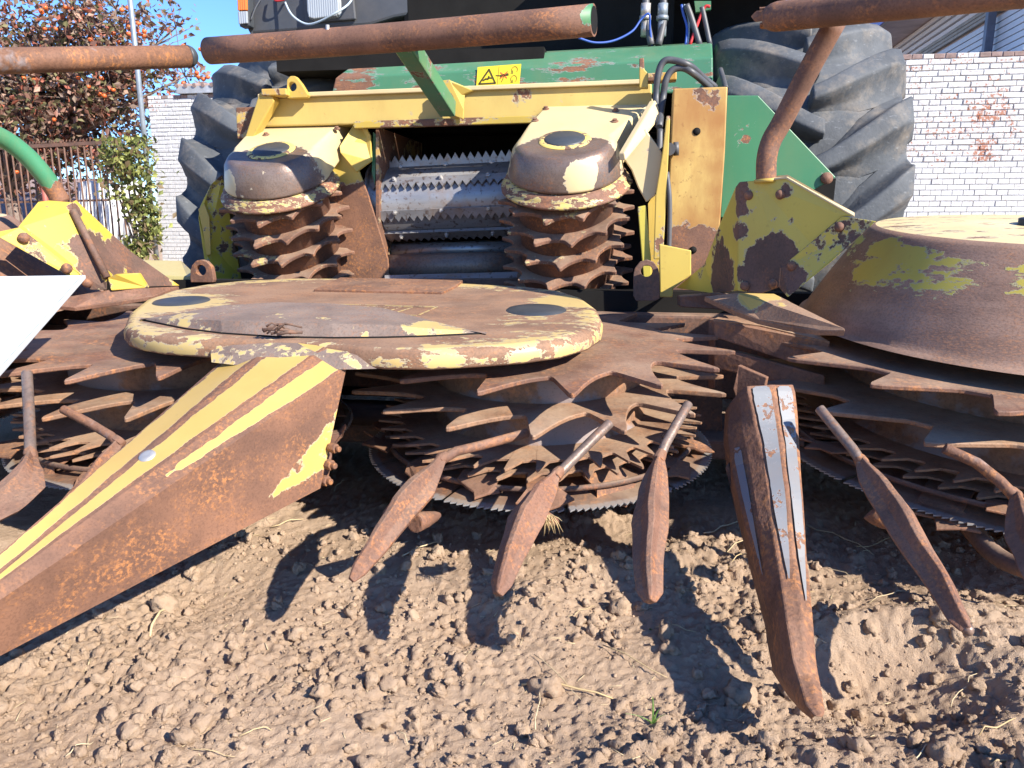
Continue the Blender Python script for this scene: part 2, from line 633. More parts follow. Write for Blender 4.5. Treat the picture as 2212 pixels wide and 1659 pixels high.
def build_ground():
    def axis(lo, hi, step, far):
        core = np.arange(lo, hi + 1e-9, step)
        up, dn = [], []
        s, x = step, hi
        while x < far:
            s *= 1.16; x += s; up.append(x)
        s, x = step, lo
        while x > -far:
            s *= 1.16; x -= s; dn.append(x)
        return np.array(dn[::-1] + list(core) + up)
    xs = axis(-1.15, 1.25, .0044, 400)
    ys = axis(.72, 1.62, .0040, 400)
    ya = ys[ys <= 1.62 + 1e-6]
    yb = list(np.arange(1.63, 2.6, .011)); s = .011
    while yb[-1] < 400:
        s *= 1.16; yb.append(yb[-1] + s)
    ys = np.concatenate([ya, np.array(yb)])
    X, Y = np.meshgrid(xs, ys)
    Z = ground_z(X, Y)
    nx, ny = len(xs), len(ys)
    co = np.stack([X, Y, Z], -1).reshape(-1, 3)
    idx = np.arange(nx * ny).reshape(ny, nx)
    q = np.stack([idx[:-1, :-1], idx[:-1, 1:], idx[1:, 1:], idx[1:, :-1]], -1).reshape(-1, 4)
    me = bpy.data.meshes.new('ground')
    me.vertices.add(len(co)); me.vertices.foreach_set('co', co.ravel())
    me.loops.add(q.size); me.loops.foreach_set('vertex_index', q.ravel().astype(np.int32))
    me.polygons.add(len(q))
    me.polygons.foreach_set('loop_start', np.arange(0, q.size, 4, dtype=np.int32))
    me.polygons.foreach_set('loop_total', np.full(len(q), 4, dtype=np.int32))
    me.polygons.foreach_set('use_smooth', np.ones(len(q), bool))
    me.update()
    me.materials.append(M['soil'])
    o = bpy.data.objects.new('ground', me); C.objects.link(o)
    return props(o, kind='structure')


def m_soil(name, k=1.0):
    N = NT(name)
    n = N.noise(3.5, 6, .6)
    c = N.mix(N.rng(n, .3, .7), (.37 * k, .256 * k, .170 * k), (.465 * k, .336 * k, .232 * k))
    c = N.mix(N.math('MULTIPLY', N.rng(N.noise(60, 5, .7), .45, .7), .45), c, (.52 * k, .39 * k, .28 * k))
    c = N.mix(N.math('MULTIPLY', N.rng(N.noise(26, 3), .56, .7), .4), c, (.27 * k, .18 * k, .12 * k))
    h = N.math('ADD', N.noise(140, 6, .75), N.math('MULTIPLY', N.noise(420, 3, .7), .6))
    return N.fin(c, .95, 0, N.bump(h, 1.0, .006), spec=.1)


M['soil'] = m_soil('soil')
M['clod'] = m_soil('clod_soil', 1.04)
build_ground()


def build_clods():
    protos = {}
    for sub in (1, 2, 3):
        for k in range(6):
            bm = bmesh.new()
            bmesh.ops.create_icosphere(bm, subdivisions=sub, radius=1.0)
            for v in bm.verts:
                c = v.co.copy()
                d = 1 + .55 * mnoise.noise(c * 1.1 + V((k * 9.1, 0, 0))) + .40 * mnoise.noise(c * 2.6 + V((0, k * 5.3, 0))) - .25 * abs(mnoise.noise(c * 4.5 + V((0, 0, k * 3.3)))) + .12 * mnoise.noise(c * 9)
                v.co = c * d
            protos[sub, k] = (np.array([v.co[:] for v in bm.verts]), np.array([[v.index for v in f.verts] for f in bm.faces]))
            bm.free()
    g = np.random.default_rng(5)
    N_ = 15000
    px = g.uniform(-1.15, 1.3, N_); py = .72 + g.random(N_) ** 1.25 * 1.15
    keep = vnoise(px, py, .16, 9) * .8 + .5 * g.random(N_) > .50
    px, py = px[keep], py[keep]
    r = .0012 + .0020 * g.random(len(px)) ** 1.5 + .0150 * g.random(len(px)) ** 16
    nb = 46
    bx = np.concatenate([g.uniform(-.9, 1.2, nb - 16), g.uniform(.30, 1.1, 16)]); by = np.concatenate([.78 + g.random(nb - 16) * .9, 1.0 + g.random(16) * .45])
    px = np.concatenate([px, bx]); py = np.concatenate([py, by]); r = np.concatenate([r, .011 + .020 * g.random(nb) ** 1.6])
    z = ground_z(px, py)
    cs, fs, b = [], [], 0
    for i in range(len(px)):
        sub = 1 if r[i] < .0030 else (2 if r[i] < .0075 else 3)
        co, fa = protos[sub, i % 6]
        R = np.array(Euler(g.uniform(0, 6.28, 3)).to_matrix())
        s = r[i] * np.array([1, .75 + .4 * g.random(), .6 + .3 * g.random()])
        c = (co * s) @ R.T + np.array([px[i], py[i], z[i] + r[i] * .30])
        cs.append(c); fs.append(fa + b); b += len(co)
    me = bpy.data.meshes.new('soil_clods')
    co = np.concatenate(cs); fa = np.concatenate(fs)
    me.vertices.add(len(co)); me.vertices.foreach_set('co', co.ravel())
    me.loops.add(fa.size); me.loops.foreach_set('vertex_index', fa.ravel().astype(np.int32))
    me.polygons.add(len(fa))
    me.polygons.foreach_set('loop_start', np.arange(0, fa.size, 3, dtype=np.int32))
    me.polygons.foreach_set('loop_total', np.full(len(fa), 3, dtype=np.int32))
    me.update()
    me.materials.append(M['clod'])
    o = bpy.data.objects.new('soil_clods', me); C.objects.link(o)
    props(o, 'loose crumbs and lumps of dry brown soil scattered over the ground', None, kind='stuff')


build_clods()


def gz(x, y):
    return float(ground_z(np.array([x]), np.array([y]))[0])


# dry straw
def m_straw():
    N = NT('straw')
    oi = N.t.nodes.new('ShaderNodeObjectInfo')
    c = N.mix(oi.outputs['Random'], (.42, .30, .14), (.55, .45, .28))
    return N.fin(c, .6)


M['straw'] = m_straw()
STRAWS = [(590, 1150, 660, 1075 + 60, 4), (320, 1365, 375, 1280, 6), (1130, 1445, 1330, 1470, 5), (1155, 1530, 1170, 1450, 2.2), (1300, 1375, 1440, 1440, 3),
          (1150, 1395, 1260, 1480, 2.2), (1520, 1160, 1610, 1120, 4), (1560, 1205, 1690, 1135, 3.2), (1570, 1235, 1640, 1195, 3),
          (870, 1215, 950, 1180, 4), (1700, 1365, 1790, 1372, 3), (2120, 1570, 2195, 1545, 3.4), (2140, 1650, 2212, 1630, 4), (1740, 1130, 1890, 1190, 3.2),
          (1690, 1300, 1760, 1260, 2.6), (1790, 1215, 1850, 1240, 2.2), (1880, 1290, 1960, 1270, 2.4), (2060, 1460, 2110, 1430, 2.4), (520, 1560, 590, 1545, 3),
          (720, 1070, 745, 1040, 2.5), (860, 1535, 880, 1560, 2.4), (140, 1600, 200, 1575, 2.2), (405, 1590, 500, 1600, 2), (1980, 1620, 2020, 1580, 2.4),
          (1850, 1180, 1960, 1160, 2.4), (1420, 1345, 1500, 1360, 2.4), (1230, 1330, 1290, 1300, 2)]
STRAW_LABELS = ['dry stalk below the central snout, lying in its shadow gap', 'dry stalk leaning up from the clods below the long snout', 'long thick dry straw lying level between middle finger shadow and grass', 'upright dry straw standing left of the grass sprout', 'slanting dry straw crossing the shadow of the middle finger', 'dry straw running down right of the small hollow', 'curled root end left of the divider head', 'long dry straw ending against the left side of the divider', "second dry straw below it at the divider's left side", 'dry straw beside the tip of the left finger', 'pale dry straw right of the divider in the shade', 'dry straw near the lower right corner of the picture', 'pale dry straw at the very lower right edge', 'long thin dry straw deep in shade right of the divider', 'short dry straw in the shade beside the divider', "short dry straw lying right of the divider's middle", 'dry straw between divider and far right finger', 'dry straw on the right rim of the hollow', 'dry straw on bare soil at bottom left centre', 'dry stub standing in shade beneath the snout', 'tiny dry straw near the bottom edge', 'dry straw near the bottom left corner', 'dry straw lying flat at the bottom left of centre', 'dry straw left of the lower right corner', 'dry straw in shade under the right rotor', 'dry straw crossing the shadow tip of the third finger', "short dry straw below the second finger's tip"]
for (x0, y0, x1, y1, wd), slab in zip(STRAWS, STRAW_LABELS):
    a, b = PZ(x0, y0, 0), PZ(x1, y1, 0)
    pts = []
    for k in range(6):
        t = k / 5
        p = a.lerp(b, t)
        p += V((rnd.uniform(-1, 1), rnd.uniform(-1, 1), 0)) * .004
        p.z = max(gz(p.x, p.y), gz(p.x + .004, p.y), gz(p.x, p.y + .004)) + .004 + .006 * math.sin(t * 3.1)
        pts.append(p)
    mb = MB()
    r = wd * .00042
    mb.tube(pts, [r, r, r * .95, r * .9, r * .8, r * .5], 6)
    o = mb.build('straw', M['straw'], origin=a)
    props(o, slab, 'straw', 'straw stalks on the soil')


def litter():
    mb = MB()
    for _ in range(420):
        x, y = rnd.uniform(-1.1, 1.25), rnd.uniform(.72, 1.95)
        l = rnd.uniform(.006, .03); a = rnd.uniform(0, 6.28)
        d = V((math.cos(a), math.sin(a), 0)) * l
        z0, z1 = gz(x, y) + .002, gz(x + d.x, y + d.y) + .002
        mb.tube([(x, y, z0), (x + d.x, y + d.y, max(z1, z0 - .004))], rnd.uniform(.0004, .0009), 4)
    o = mb.build('straw_litter', M['straw'])
    props(o, 'fine chaff and short straw bits strewn over the soil', kind='stuff')


litter()

# grass sprout
M['grass'] = m_plain('grass_green', (.13, .24, .05), .5, var=.3)


def sprout(px, py, label, blades, sc=1.0):
    base = PZ(px, py, 0); base.z = gz(base.x, base.y) - .003
    t = thing('grass_sprout', base, label, 'grass')
    for dx, dy in blades:
        tip = base + V((dx * .00065, -.01, dy * .00065)) * sc
        mid = base.lerp(tip, .5) + V((-dx * .00012, 0, dy * .00018)) * sc
        mb = MB()
        n = 7
        vs = []
        for k in range(n):
            q = k / (n - 1)
            p = base * (1 - q) ** 2 + mid * 2 * q * (1 - q) + tip * q * q
            wv = .0019 * (1 - q) ** .7 + .0002
            vs += [p + V((-wv, 0, 0)), p + V((0, -.0008, .0)), p + V((wv, 0, 0))]
        fs = []
        for k in range(n - 1):
            b = k * 3
            fs += [(b, b + 1, b + 4, b + 3), (b + 1, b + 2, b + 5, b + 4)]
        mb.add(vs, fs, smooth=True)
        mb.build('blade', M['grass'], t)


sprout(1412, 1528, 'small green grass sprout with long blades in the sunlit soil', [(-8, 95), (-75, 45), (14, 60), (30, 42), (-30, 30), (8, 25)])
sprout(1405, 1345, 'tiny green seedling in the shadowed soil below the middle finger', [(-5, 18), (6, 14)])

# ------------------------------------------------------------------ brick walls
def m_brick(name, patch, hi=.62):
    N = NT(name)
    oi = N.t.nodes.new('ShaderNodeObjectInfo')
    n = N.noise(22, 6, .7)
    white = N.mix(N.rng(n, .3, .7), (.47, .47, .46), (.66, .66, .65))
    white = N.mix(N.math('MULTIPLY', oi.outputs['Random'], .35), white, (.40, .385, .36))
    white = N.mix(N.math('MULTIPLY', N.rng(N.noise(17, 8, .78), .53, .68), .6), white, (.30, .27, .25))
    red = N.mix(N.rng(N.noise(50, 4), .35, .65), (.30, .105, .055), (.40, .20, .13))
    v = N.math('ADD', N.noise(26, 5, .7), N.math('MULTIPLY_ADD', oi.outputs['Random'], .12, -.06))
    for c, r, s in patch:
        d = N.t.nodes.new('ShaderNodeVectorMath'); d.operation = 'DISTANCE'
        N.link(N.geo.outputs['Position'], d.inputs[0]); d.inputs[1].default_value = V(c)
        v = N.math('ADD', v, N.rng(d.outputs['Value'], r * .4, r * 1.2, s, 0))
    col = N.mix(N.rng(v, hi, hi + .05), white, red)
    return N.fin(col, .85, 0, N.bump(N.noise(60, 5), .5, .006))


M['mortar'] = m_plain('mortar', (.52, .50, .475), .95, sc=20, bump=.6)
M['brick_cap'] = m_plain('coping_brick', (.24, .17, .15), .9, sc=18, bump=.6)
M['tin'] = m_plain('tin_sheet', (.40, .42, .44), .5, .3, dust=.4)


def brick_wall(name, label, px0, py0, px1, Y, yaw, zlo, mat, visible_rows, coping, cap_fn=None, hole=None):
    tl = PM(px0, py0, Y, yaw)
    tr_ = PM(px1, py0, Y, yaw)
    d = (tr_ - tl); d.z = 0
    L = d.length; d.normalize()
    nrm = V((d.y, -d.x, 0))
    if nrm.y > 0: nrm = -nrm
    H = tl.z
    t = thing(name, (tl.x, tl.y, 0), label, 'wall')
    core = MB()
    c0 = V((tl.x, tl.y, 0)) - nrm * .13
    hz = H - .006
    core.box(c0 + d * (L / 2) + V((0, 0, hz / 2)), d * (L / 2 - .004), nrm * .133, V((0, 0, hz / 2)))
    core.build('mortar_core', M['mortar'], t)
    ch, bl = .066, .25
    gap = .0085
    rows = int((H - zlo) / ch)
    spots = []
    for r in range(rows):
        z = H - (r + .5) * ch
        header = (r % 2 == 0)
        bw = .125 if header else .25
        off = 0 if header else (.0625 if (r // 2) % 2 else .1875)
        x = -off
        while x < L:
            x0, x1 = max(x, 0), min(x + bw, L)
            if x1 - x0 > .04:
                spots.append((r, z, x0, x1))
            x += bw
    cache = {}

    def brick_mesh(wd, var, m):
        k = (round(wd, 3), var, m.name)
        if k not in cache:
            bm = bmesh.new()
            bmesh.ops.create_cube(bm, size=1)
            for v in bm.verts:
                v.co = V((v.co.x * (wd - gap), v.co.y * .05, v.co.z * (ch - gap)))
            bmesh.ops.bevel(bm, geom=[e for e in bm.edges], offset=.006, segments=1, affect='EDGES')
            q = random.Random(var * 31 + int(wd * 1000))
            for v in bm.verts:
                v.co += V((q.uniform(-1, 1) * .004, q.uniform(-1, 1) * .002, q.uniform(-1, 1) * .003))
            me = bpy.data.meshes.new('brick'); bm.to_mesh(me); bm.free()
            me.materials.append(m)
            cache[k] = me
        return cache[k]
    rot = math.atan2(d.y, d.x)
    n_ind = 0
    rest = MB()
    for (r, z, x0, x1) in spots:
        m = M['brick_cap'] if (r == 0 and coping and rnd.random() < .6) else mat
        pos = V((tl.x, tl.y, 0)) + d * ((x0 + x1) / 2) + V((0, 0, z)) + nrm * rnd.uniform(-.014, -.004)
        if hole and abs((x0 + x1) / 2 - hole[0]) < .075 and abs(z - hole[1]) < .033:
            continue
        if n_ind < 298 and r < visible_rows:
            o = bpy.data.objects.new('brick', brick_mesh(x1 - x0, rnd.randrange(4), m))
            C.objects.link(o)
            o.parent = t
            o.location = pos - V(t.location)
            o.rotation_euler = (rnd.uniform(-.02, .02), rnd.uniform(-.006, .006), rot)
            n_ind += 1
        else:
            hx, hz2 = (x1 - x0 - gap) / 2, (ch - gap) / 2
            rest.box(pos, d * hx, nrm * .025, V((0, 0, hz2)))
    if rest.v:
        o = rest.build('lower_bricks', mat, t); o['kind'] = 'stuff'
    return t, tl, d, nrm, L, H


RWY = 10.6
rwp = lambda px, py: PM(px, py, RWY, .17)
M['brick_r'] = m_brick('white_brick_right', [(rwp(2120, 255), .55, .045), (rwp(2170, 225), .22, .07), (rwp(2125, 250), .16, .07), (rwp(2125, 330), .17, .12), (rwp(2040, 370), .2, .08), (rwp(1990, 130), .3, .07)])
M['brick_l'] = m_brick('white_brick_left', [(PM(330, 210, 12.4, .2), .35, .12)], .68)
_a, _b = PM(1850, 121, RWY, .17), rwp(2130, 326)
wr, wtl, wd_, wn_, wL, wH = brick_wall('brick_wall', 'white painted brick wall right of the tyre, patched with bare red brick', 1850, 121, 2330, RWY, .17, .1, M['brick_r'], 31, True,
                                       hole=(math.hypot(_b.x - _a.x, _b.y - _a.y), _b.z))
wl, ltl, ld, ln, lL, lH = brick_wall('brick_wall', 'white painted brick wall left of the tyre, bordered by vine', 319, 207, 640, 12.4, .20, .1, M['brick_l'], 38, True)
# dark vent hole in the right wall: a brick missing shows as recess
# tin ridge on the left wall
mb = MB()
c = V((ltl.x, ltl.y, lH))
z3 = V((0, 0, 1))
mb.box(c + ld * (.6 + (lL - .6) / 2) - ln * .12 + z3 * .06, ld * ((lL - .6) / 2), ln * .20, z3 * .055)
mb.build('tin_flashing', M['tin'], wl)
for k in range(9):
    mb = MB()
    q = c + ld * (.62 + k * .16) + z3 * .125
    mb.tube([q + ln * .10, q - ln * .3 + z3 * .05], .035, 8)
    mb.build('roof_tile', M['brick_cap'], wl)

# ------------------------------------------------------------------ building behind the right wall
DD = V((.18, .98, 0)).normalized()
NN = V((-DD.y, DD.x, 0))            # points left
M['fascia'] = m_plain('blue_fascia', (.10, .13, .42), .5, dust=.15)
M['soffit'] = m_plain('soffit_render', (.46, .38, .36), .9, sc=3, dust=.15)
M['siding'] = m_plain('pale_siding', (.52, .57, .62), .5, var=.06)
M['siding_w'] = m_plain('white_siding', (.66, .65, .66), .5, var=.06)
M['siding_o'] = m_plain('olive_trim', (.28, .27, .24), .6)
M['post'] = m_plain('post_blue_grey', (.10, .12, .17), .5)
e0 = P(1872, 80, 14.2)
bld = thing('building', (e0.x, e0.y, 0), 'pale building with blue eave edge and ribbed siding behind the right wall', 'building')
zE = e0.z
lo, hi = -4.3, 4.0                   # along DD from e0


def bstrip(name, mat, lat0, lat1, z0, z1, l0=lo, l1=hi, bev=.004):
    m_ = MB()
    a = V((e0.x, e0.y, 0)) - NN * ((lat0 + lat1) / 2) + DD * ((l0 + l1) / 2) + z3 * ((z0 + z1) / 2)
    m_.box(a, DD * ((l1 - l0) / 2), NN * (abs(lat1 - lat0) / 2), z3 * ((z1 - z0) / 2))
    return m_.build(name, mat, bld, bevel=bev)


bstrip('fascia', M['fascia'], -.03, .0, zE - .02, zE + .16)
bstrip('drip_edge', M['siding_o'], .002, .05, zE - .025, zE + .02)
bstrip('soffit', M['soffit'], .052, .80, zE - .01, zE + .05)
bstrip('roof', M['tin'], .01, 3.5, zE + .17, zE + .24)
bstrip('wall', M['soffit'], .84, 3.2, .0, zE - .012)
zz = zE - .014
for k in range(4):
    bstrip('siding_panel', M['siding_w'], .66 + .04 * k, .835, zz - .075, zz - .012, lo, 2.0)
    zz -= .077
for k in range(3):
    bstrip('trim_board', M['siding_o'], .775, .835, zz - .05, zz - .004, lo, 2.0)
    zz -= .054
zz -= .03
for k in range(15):
    bstrip('siding_panel', M['siding'], .80, .835, zz - .083, zz - .010, lo, 3.2)
    zz -= .085
zq = zE - .014
for k in range(9):
    bstrip('end_panel', M['siding'], .86, 3.1, zq - .19, zq - .010, lo - .03, lo - .002)
    zq -= .2
m_ = MB()
lat = .70
a = V((e0.x, e0.y, 0)) - NN * lat
m_.box(a + DD * -3.45 + z3 * 1.74, DD * .05, NN * .05, z3 * 1.74)
m_.build('corner_post', M['post'], bld, bevel=.006)

# ------------------------------------------------------------------ persimmon tree, vine, fence, pole on the left
def leaf_mat(name, rough=.55):
    N = NT(name)
    a = N.t.nodes.new('ShaderNodeAttribute'); a.attribute_name = 'leafcol'
    N.b.inputs['Subsurface Weight'].default_value = 0.0
    tr = N.t.nodes.new('ShaderNodeBsdfTranslucent')
    mx = N.t.nodes.new('ShaderNodeMixShader'); mx.inputs[0].default_value = .28
    N.link(a.outputs[0], tr.inputs[0])
    N.link(N.b.outputs[0], mx.inputs[1]); N.link(tr.outputs[0], mx.inputs[2])
    N.link(mx.outputs[0], N.out.inputs[0])
    return N.fin(a.outputs[0], rough, spec=.3)


M['leaf'] = leaf_mat('leaves')
M['bark'] = m_plain('bark', (.17, .125, .10), .9, sc=14, bump=.7)


def leaf_cloud(name, pts, size, cols, parent, droop=.3):
    """pts: positions; every leaf a folded 4-triangle blade"""
    vs, fs, cs = [], [], []
    for p in pts:
        s = size * rnd.uniform(.6, 1.3)
        d = V((rnd.gauss(0, 1), rnd.gauss(0, 1), rnd.gauss(-droop, .8))).normalized()
        u = d.cross(V((rnd.gauss(0, 1), rnd.gauss(0, 1), rnd.gauss(0, 1)))).normalized()
        nn = d.cross(u)
        b = len(vs)
        vs += [p - d * s * .5, p + u * s * .30 - d * s * .05 + nn * s * .08, p + d * s * .55, p - u * s * .30 - d * s * .05 + nn * s * .08]
        fs += [(b, b + 1, b + 2), (b, b + 2, b + 3)]
        c = rnd.choice(cols); k = rnd.uniform(.65, 1.25)
        cs += [(c[0] * k, c[1] * k, c[2] * k, 1)] * 4
    me = bpy.data.meshes.new(name)
    off = wpos(parent)
    me.from_pydata([tuple(v - off) for v in vs], [], fs)
    at = me.attributes.new('leafcol', 'FLOAT_COLOR', 'POINT')
    at.data.foreach_set('color', [x for c in cs for x in c])
    me.materials.append(M['leaf'])
    o = bpy.data.objects.new(name, me); C.objects.link(o)
    o.parent = parent
    o['kind'] = 'stuff'
    return o


RUSTLEAF = [(.24, .11, .075), (.18, .10, .07), (.30, .16, .11), (.15, .075, .055), (.34, .11, .07), (.12, .11, .045), (.19, .17, .08), (.27, .19, .13), (.38, .24, .17), (.22, .15, .11)]
TY = 14.5
tb = P(60, 700, TY)
tree = thing('persimmon_tree', (tb.x, TY, 0), 'persimmon tree with red brown leaves hung with orange fruit, behind the fence', 'tree')
base = V((tb.x, TY, 0))


def limb(path, r0, r1, name='branch', par=None):
    m_ = MB()
    n = len(path)
    m_.tube(path, [r0 + (r1 - r0) * i / (n - 1) for i in range(n)], 8)
    return m_.build(name, M['bark'], par or tree)


fork = base + V((0, 0, 1.3))
limb([base, base + V((.05, 0, .6)), fork], .15, .12, 'trunk')
ends = []
for (px, py, dy) in [(30, 60, .3), (150, 40, 0), (250, 20, -.3), (330, 120, .2), (400, 165, -.2), (60, 180, -.5), (200, 200, -.4), (290, 230, -.2), (-80, 80, .2), (380, 60, .3), (120, 120, .6), (-60, 230, -.3), (240, 120, -.5)]:
    e = P(px, py, TY + dy)
    m1 = fork.lerp(e, .4) + V((rnd.uniform(-.2, .2), rnd.uniform(-.2, .2), .15))
    m2 = fork.lerp(e, .75) + V((rnd.uniform(-.15, .15), rnd.uniform(-.2, .2), .12))
    limb([fork, m1, m2, e], .065, .012)
    ends += [m1, m2, e, m2.lerp(e, .5), m1.lerp(m2, .5)]
twigs = MB()
tw_ends = []
for e in ends:
    for _ in range(7):
        q = e + V((rnd.gauss(0, .38), rnd.gauss(0, .3), rnd.gauss(0, .34)))
        mm = e.lerp(q, .5) + V((0, 0, rnd.uniform(-.05, .08)))
        twigs.tube([e, mm, q], [.010, .007, .003], 5)
        tw_ends.append(q)
o = twigs.build('twigs', M['bark'], tree); o['kind'] = 'stuff'


def crown_ok(p):
    """crown density in the picture's own outline: thins towards the right"""
    d = p - CAMV
    zc = d.y * cp - d.z * sp
    px = 1106 + FPX * d.x / zc
    py = 829.5 - FPX * (d.z * cp + d.y * sp) / zc
    lim = 315 + 40 * math.sin(py * .045) + (60 if 120 < py < 210 else 0)
    if px > lim + 60: return rnd.random() < .10 and px < 430
    if px > lim - 30: return rnd.random() < .42
    if 225 < px < 300 and py < 25: return rnd.random() < .25
    if 290 < px and 60 < py < 90: return rnd.random() < .2
    return mnoise.noise(p * 1.5) > -.22


pts = []
while len(pts) < 13000:
    e = rnd.choice(tw_ends)
    p = e + V((rnd.gauss(0, .22), rnd.gauss(0, .25), rnd.gauss(0, .22)))
    if crown_ok(p): pts.append(p)
for _ in range(6500):
    p = P(rnd.uniform(-260, 300), rnd.uniform(-60, 430), TY + rnd.uniform(-.4, .9))
    if p.z > .4 and crown_ok(p): pts.append(p)
leaf_cloud('leaves', pts, .12, RUSTLEAF, tree)
M['persimmon'] = m_plain('persimmon_orange', (.62, .130, .030), .4, var=.25, sc=3)
bm = bmesh.new(); bmesh.ops.create_uvsphere(bm, u_segments=10, v_segments=7, radius=.041)
for v in bm.verts: v.co.z *= .82
pme = bpy.data.meshes.new('persimmon'); bm.to_mesh(pme); bm.free()
pme.polygons.foreach_set('use_smooth', [True] * len(pme.polygons)); pme.materials.append(M['persimmon'])
FR = [(147, 38), (163, 27), (150, 45), (233, 25), (250, 27), (160, 103), (185, 105), (200, 104), (255, 28), (438, 35), (460, 28), (499, 84), (465, 97), (493, 108), (520, 113), (475, 128), (502, 123), (517, 128), (463, 121),
      (435, 137), (428, 150), (408, 120), (390, 170), (340, 161), (325, 143), (85, 281), (123, 288), (282, 281), (365, 282), (407, 323), (480, 320), (360, 340), (390, 340), (375, 345), (540, 368), (194, 431), (397, 505), (482, 522), (660, 165), (668, 175), (722, 178), (712, 275), (732, 285), (748, 278), (768, 282), (708, 262), (660, 300), (625, 348), (318, 312), (110, 560), (334, 566), (60, 620)]
for (sx, sy) in FR:
    q = P(sx * .6, sy * .6, TY - rnd.uniform(.45, .95))
    o = bpy.data.objects.new('persimmon', pme); C.objects.link(o)
    o.parent = tree; o.location = q - V(tree.location); o.rotation_euler = (rnd.uniform(-.4, .4), rnd.uniform(-.4, .4), 0)

# vine over the fence end
vb = P(300, 560, 12.0)
vine = thing('vine', (vb.x, 12.0, 0), 'yellow green climbing vine hanging over the fence end beside the left wall', 'vine')
GL = [(.20, .23, .06), (.27, .29, .08), (.13, .15, .045), (.34, .34, .11), (.09, .11, .035), (.18, .13, .07)]
vp = []
for _ in range(1900):
    t = rnd.random()
    px = 285 + 45 * math.sin(t * 2) + rnd.gauss(0, 26)
    py = 295 + 265 * t
    if t < .25: px = rnd.uniform(215, 330)
    elif t < .5: px = rnd.gauss(285, 28)
    else: px = rnd.gauss(304 + 16 * math.sin(t * 11), 19)
    q = P(px + rnd.gauss(0, 9), py, 11.9 + rnd.uniform(-.2, .2))
    if mnoise.noise(q * 3.2) > -.16 or rnd.random() < .12: vp.append(q)
leaf_cloud('leaves', vp, .105, GL, vine, .8)
m_ = MB()
for k in range(5):
    m_.tube([P(300 + k * 6, 620, 12), P(310 - k * 9, 480, 11.95), P(300 - k * 14, 380, 12.05), P(280 - k * 14, 300, 12)], [.02, .016, .012, .006], 6)
m_.build('stem', M['bark'], vine)

# fence
M['fence'] = rusty('fence_iron', 'dark', .1)
fb = P(120, 560, 12.2)
fence = thing('iron_fence', (fb.x, 12.2, 0), 'rusty iron bar fence with serrated top rail in front of the persimmon tree', 'fence')
fp = lambda px, py: PM(px, py, 12.2, .12)
m_ = MB(); a, b = fp(-120, 326), fp(262, 306)
dv = (b - a); dl = dv.length; dv.normalize()
m_.box((a + b) / 2, dv * (dl / 2), V((.0, .02, 0)), V((0, 0, .028)))
k = 0
while k * .06 < dl:
    q = a + dv * (k * .06) + z3 * .03
    m_.tube([q, q + z3 * .05 + dv * .02], [.02, .003], 4)
    k += 1
m_.build('top_rail', M['fence'], fence)
k = 0
while k * .118 < dl - .1:
    q = a + dv * (k * .118 + .05)
    m_ = MB(); m_.tube([q - z3 * .02 + V((0, 0.0, 0)), V((q.x, q.y, 0))], .014, 6)
    m_.build('bar', M['fence'], fence)
    k += 1
m_ = MB(); a2, b2 = fp(-120, 440), fp(235, 432); d2 = (b2 - a2)
m_.box((a2 + b2) / 2 + V((0, .035, 0)), d2 / 2, V((0, .014, 0)), V((0, 0, .016)))
m_.build('lower_rail', M['fence'], fence)
# corrugated sheets leaning behind the bars
M['corr'] = worn('corrugated_white', (.66, .66, .65), -.28, 6, hue='orange', stain=.18)
cs = thing('corrugated_sheet', fp(228, 600), 'white corrugated metal sheet standing behind the fence bars', 'sheet')
m_ = MB()
n = 60
top, bot = [], []
for k in range(n + 1):
    px = 168 + (312 - 168) * k / n
    y_ = 12.55 + .018 * math.cos(k * 1.25)
    top.append(PM(px, 396 - 6 * math.sin(k * .15), y_, .12)); q = PM(px, 600, y_, .12); bot.append(q)
vs = top + bot
m_.add(vs, [(k, k + 1, n + 2 + k, n + 1 + k) for k in range(n)], smooth=True)
o = m_.build('sheet', M['corr'], cs)
md = o.modifiers.new('thick', 'SOLIDIFY'); md.thickness = .004
# red downpipe, pole
M['redpaint'] = m_plain('red_pipe_paint', (.34, .07, .045), .6, dust=.2)
m_ = MB(); a, b = P(118, 340, 12.9), P(124, 640, 12.9)
m_.tube([V((b.x, b.y, .0)), V((b.x, b.y, a.z))], .045, 10)
props(m_.build('pipe_post', M['redpaint'], origin=V((b.x, b.y, 0))), 'red painted pipe post standing behind the fence bars', 'post')
pa = P(313, 290, 12.15)
m_ = MB()
m_.tube([(pa.x, pa.y, 0), (pa.x - .02, pa.y, 3.2), (pa.x - .05, pa.y, 6.0)], .038, 12)
props(m_.build('pole', M['galv'], origin=V((pa.x, pa.y, 0))), 'slim grey galvanised pole beside the left brick wall', 'pole')
# low brown roofed shed and pale bits seen through the bars
shed = thing('shed', P(40, 480, 17.0), 'low shed with brown tiled roof seen far behind the fence bars', 'shed')
m_ = MB()
s0 = P(-160, 500, 17); s1 = P(120, 460, 17)
m_.prism([V((s0.x, 17, 0)), V((s1.x, 17, 0)), V((s1.x, 17, s1.z - .1)), V((s0.x, 17, s1.z - .1))], V((0, 2.5, 0)))
m_.build('wall', M['siding_w'], shed)
m_ = MB()
for k in range(9):
    m_.box(V(((s0.x + s1.x) / 2, 16.9 + k * .28, s1.z - .12 + k * .11)), V(((s1.x - s0.x) / 2 + .1, 0, 0)), V((0, .16, .06)), V((0, -.01, .02)))
m_.build('roof', M['brick_cap'], shed)

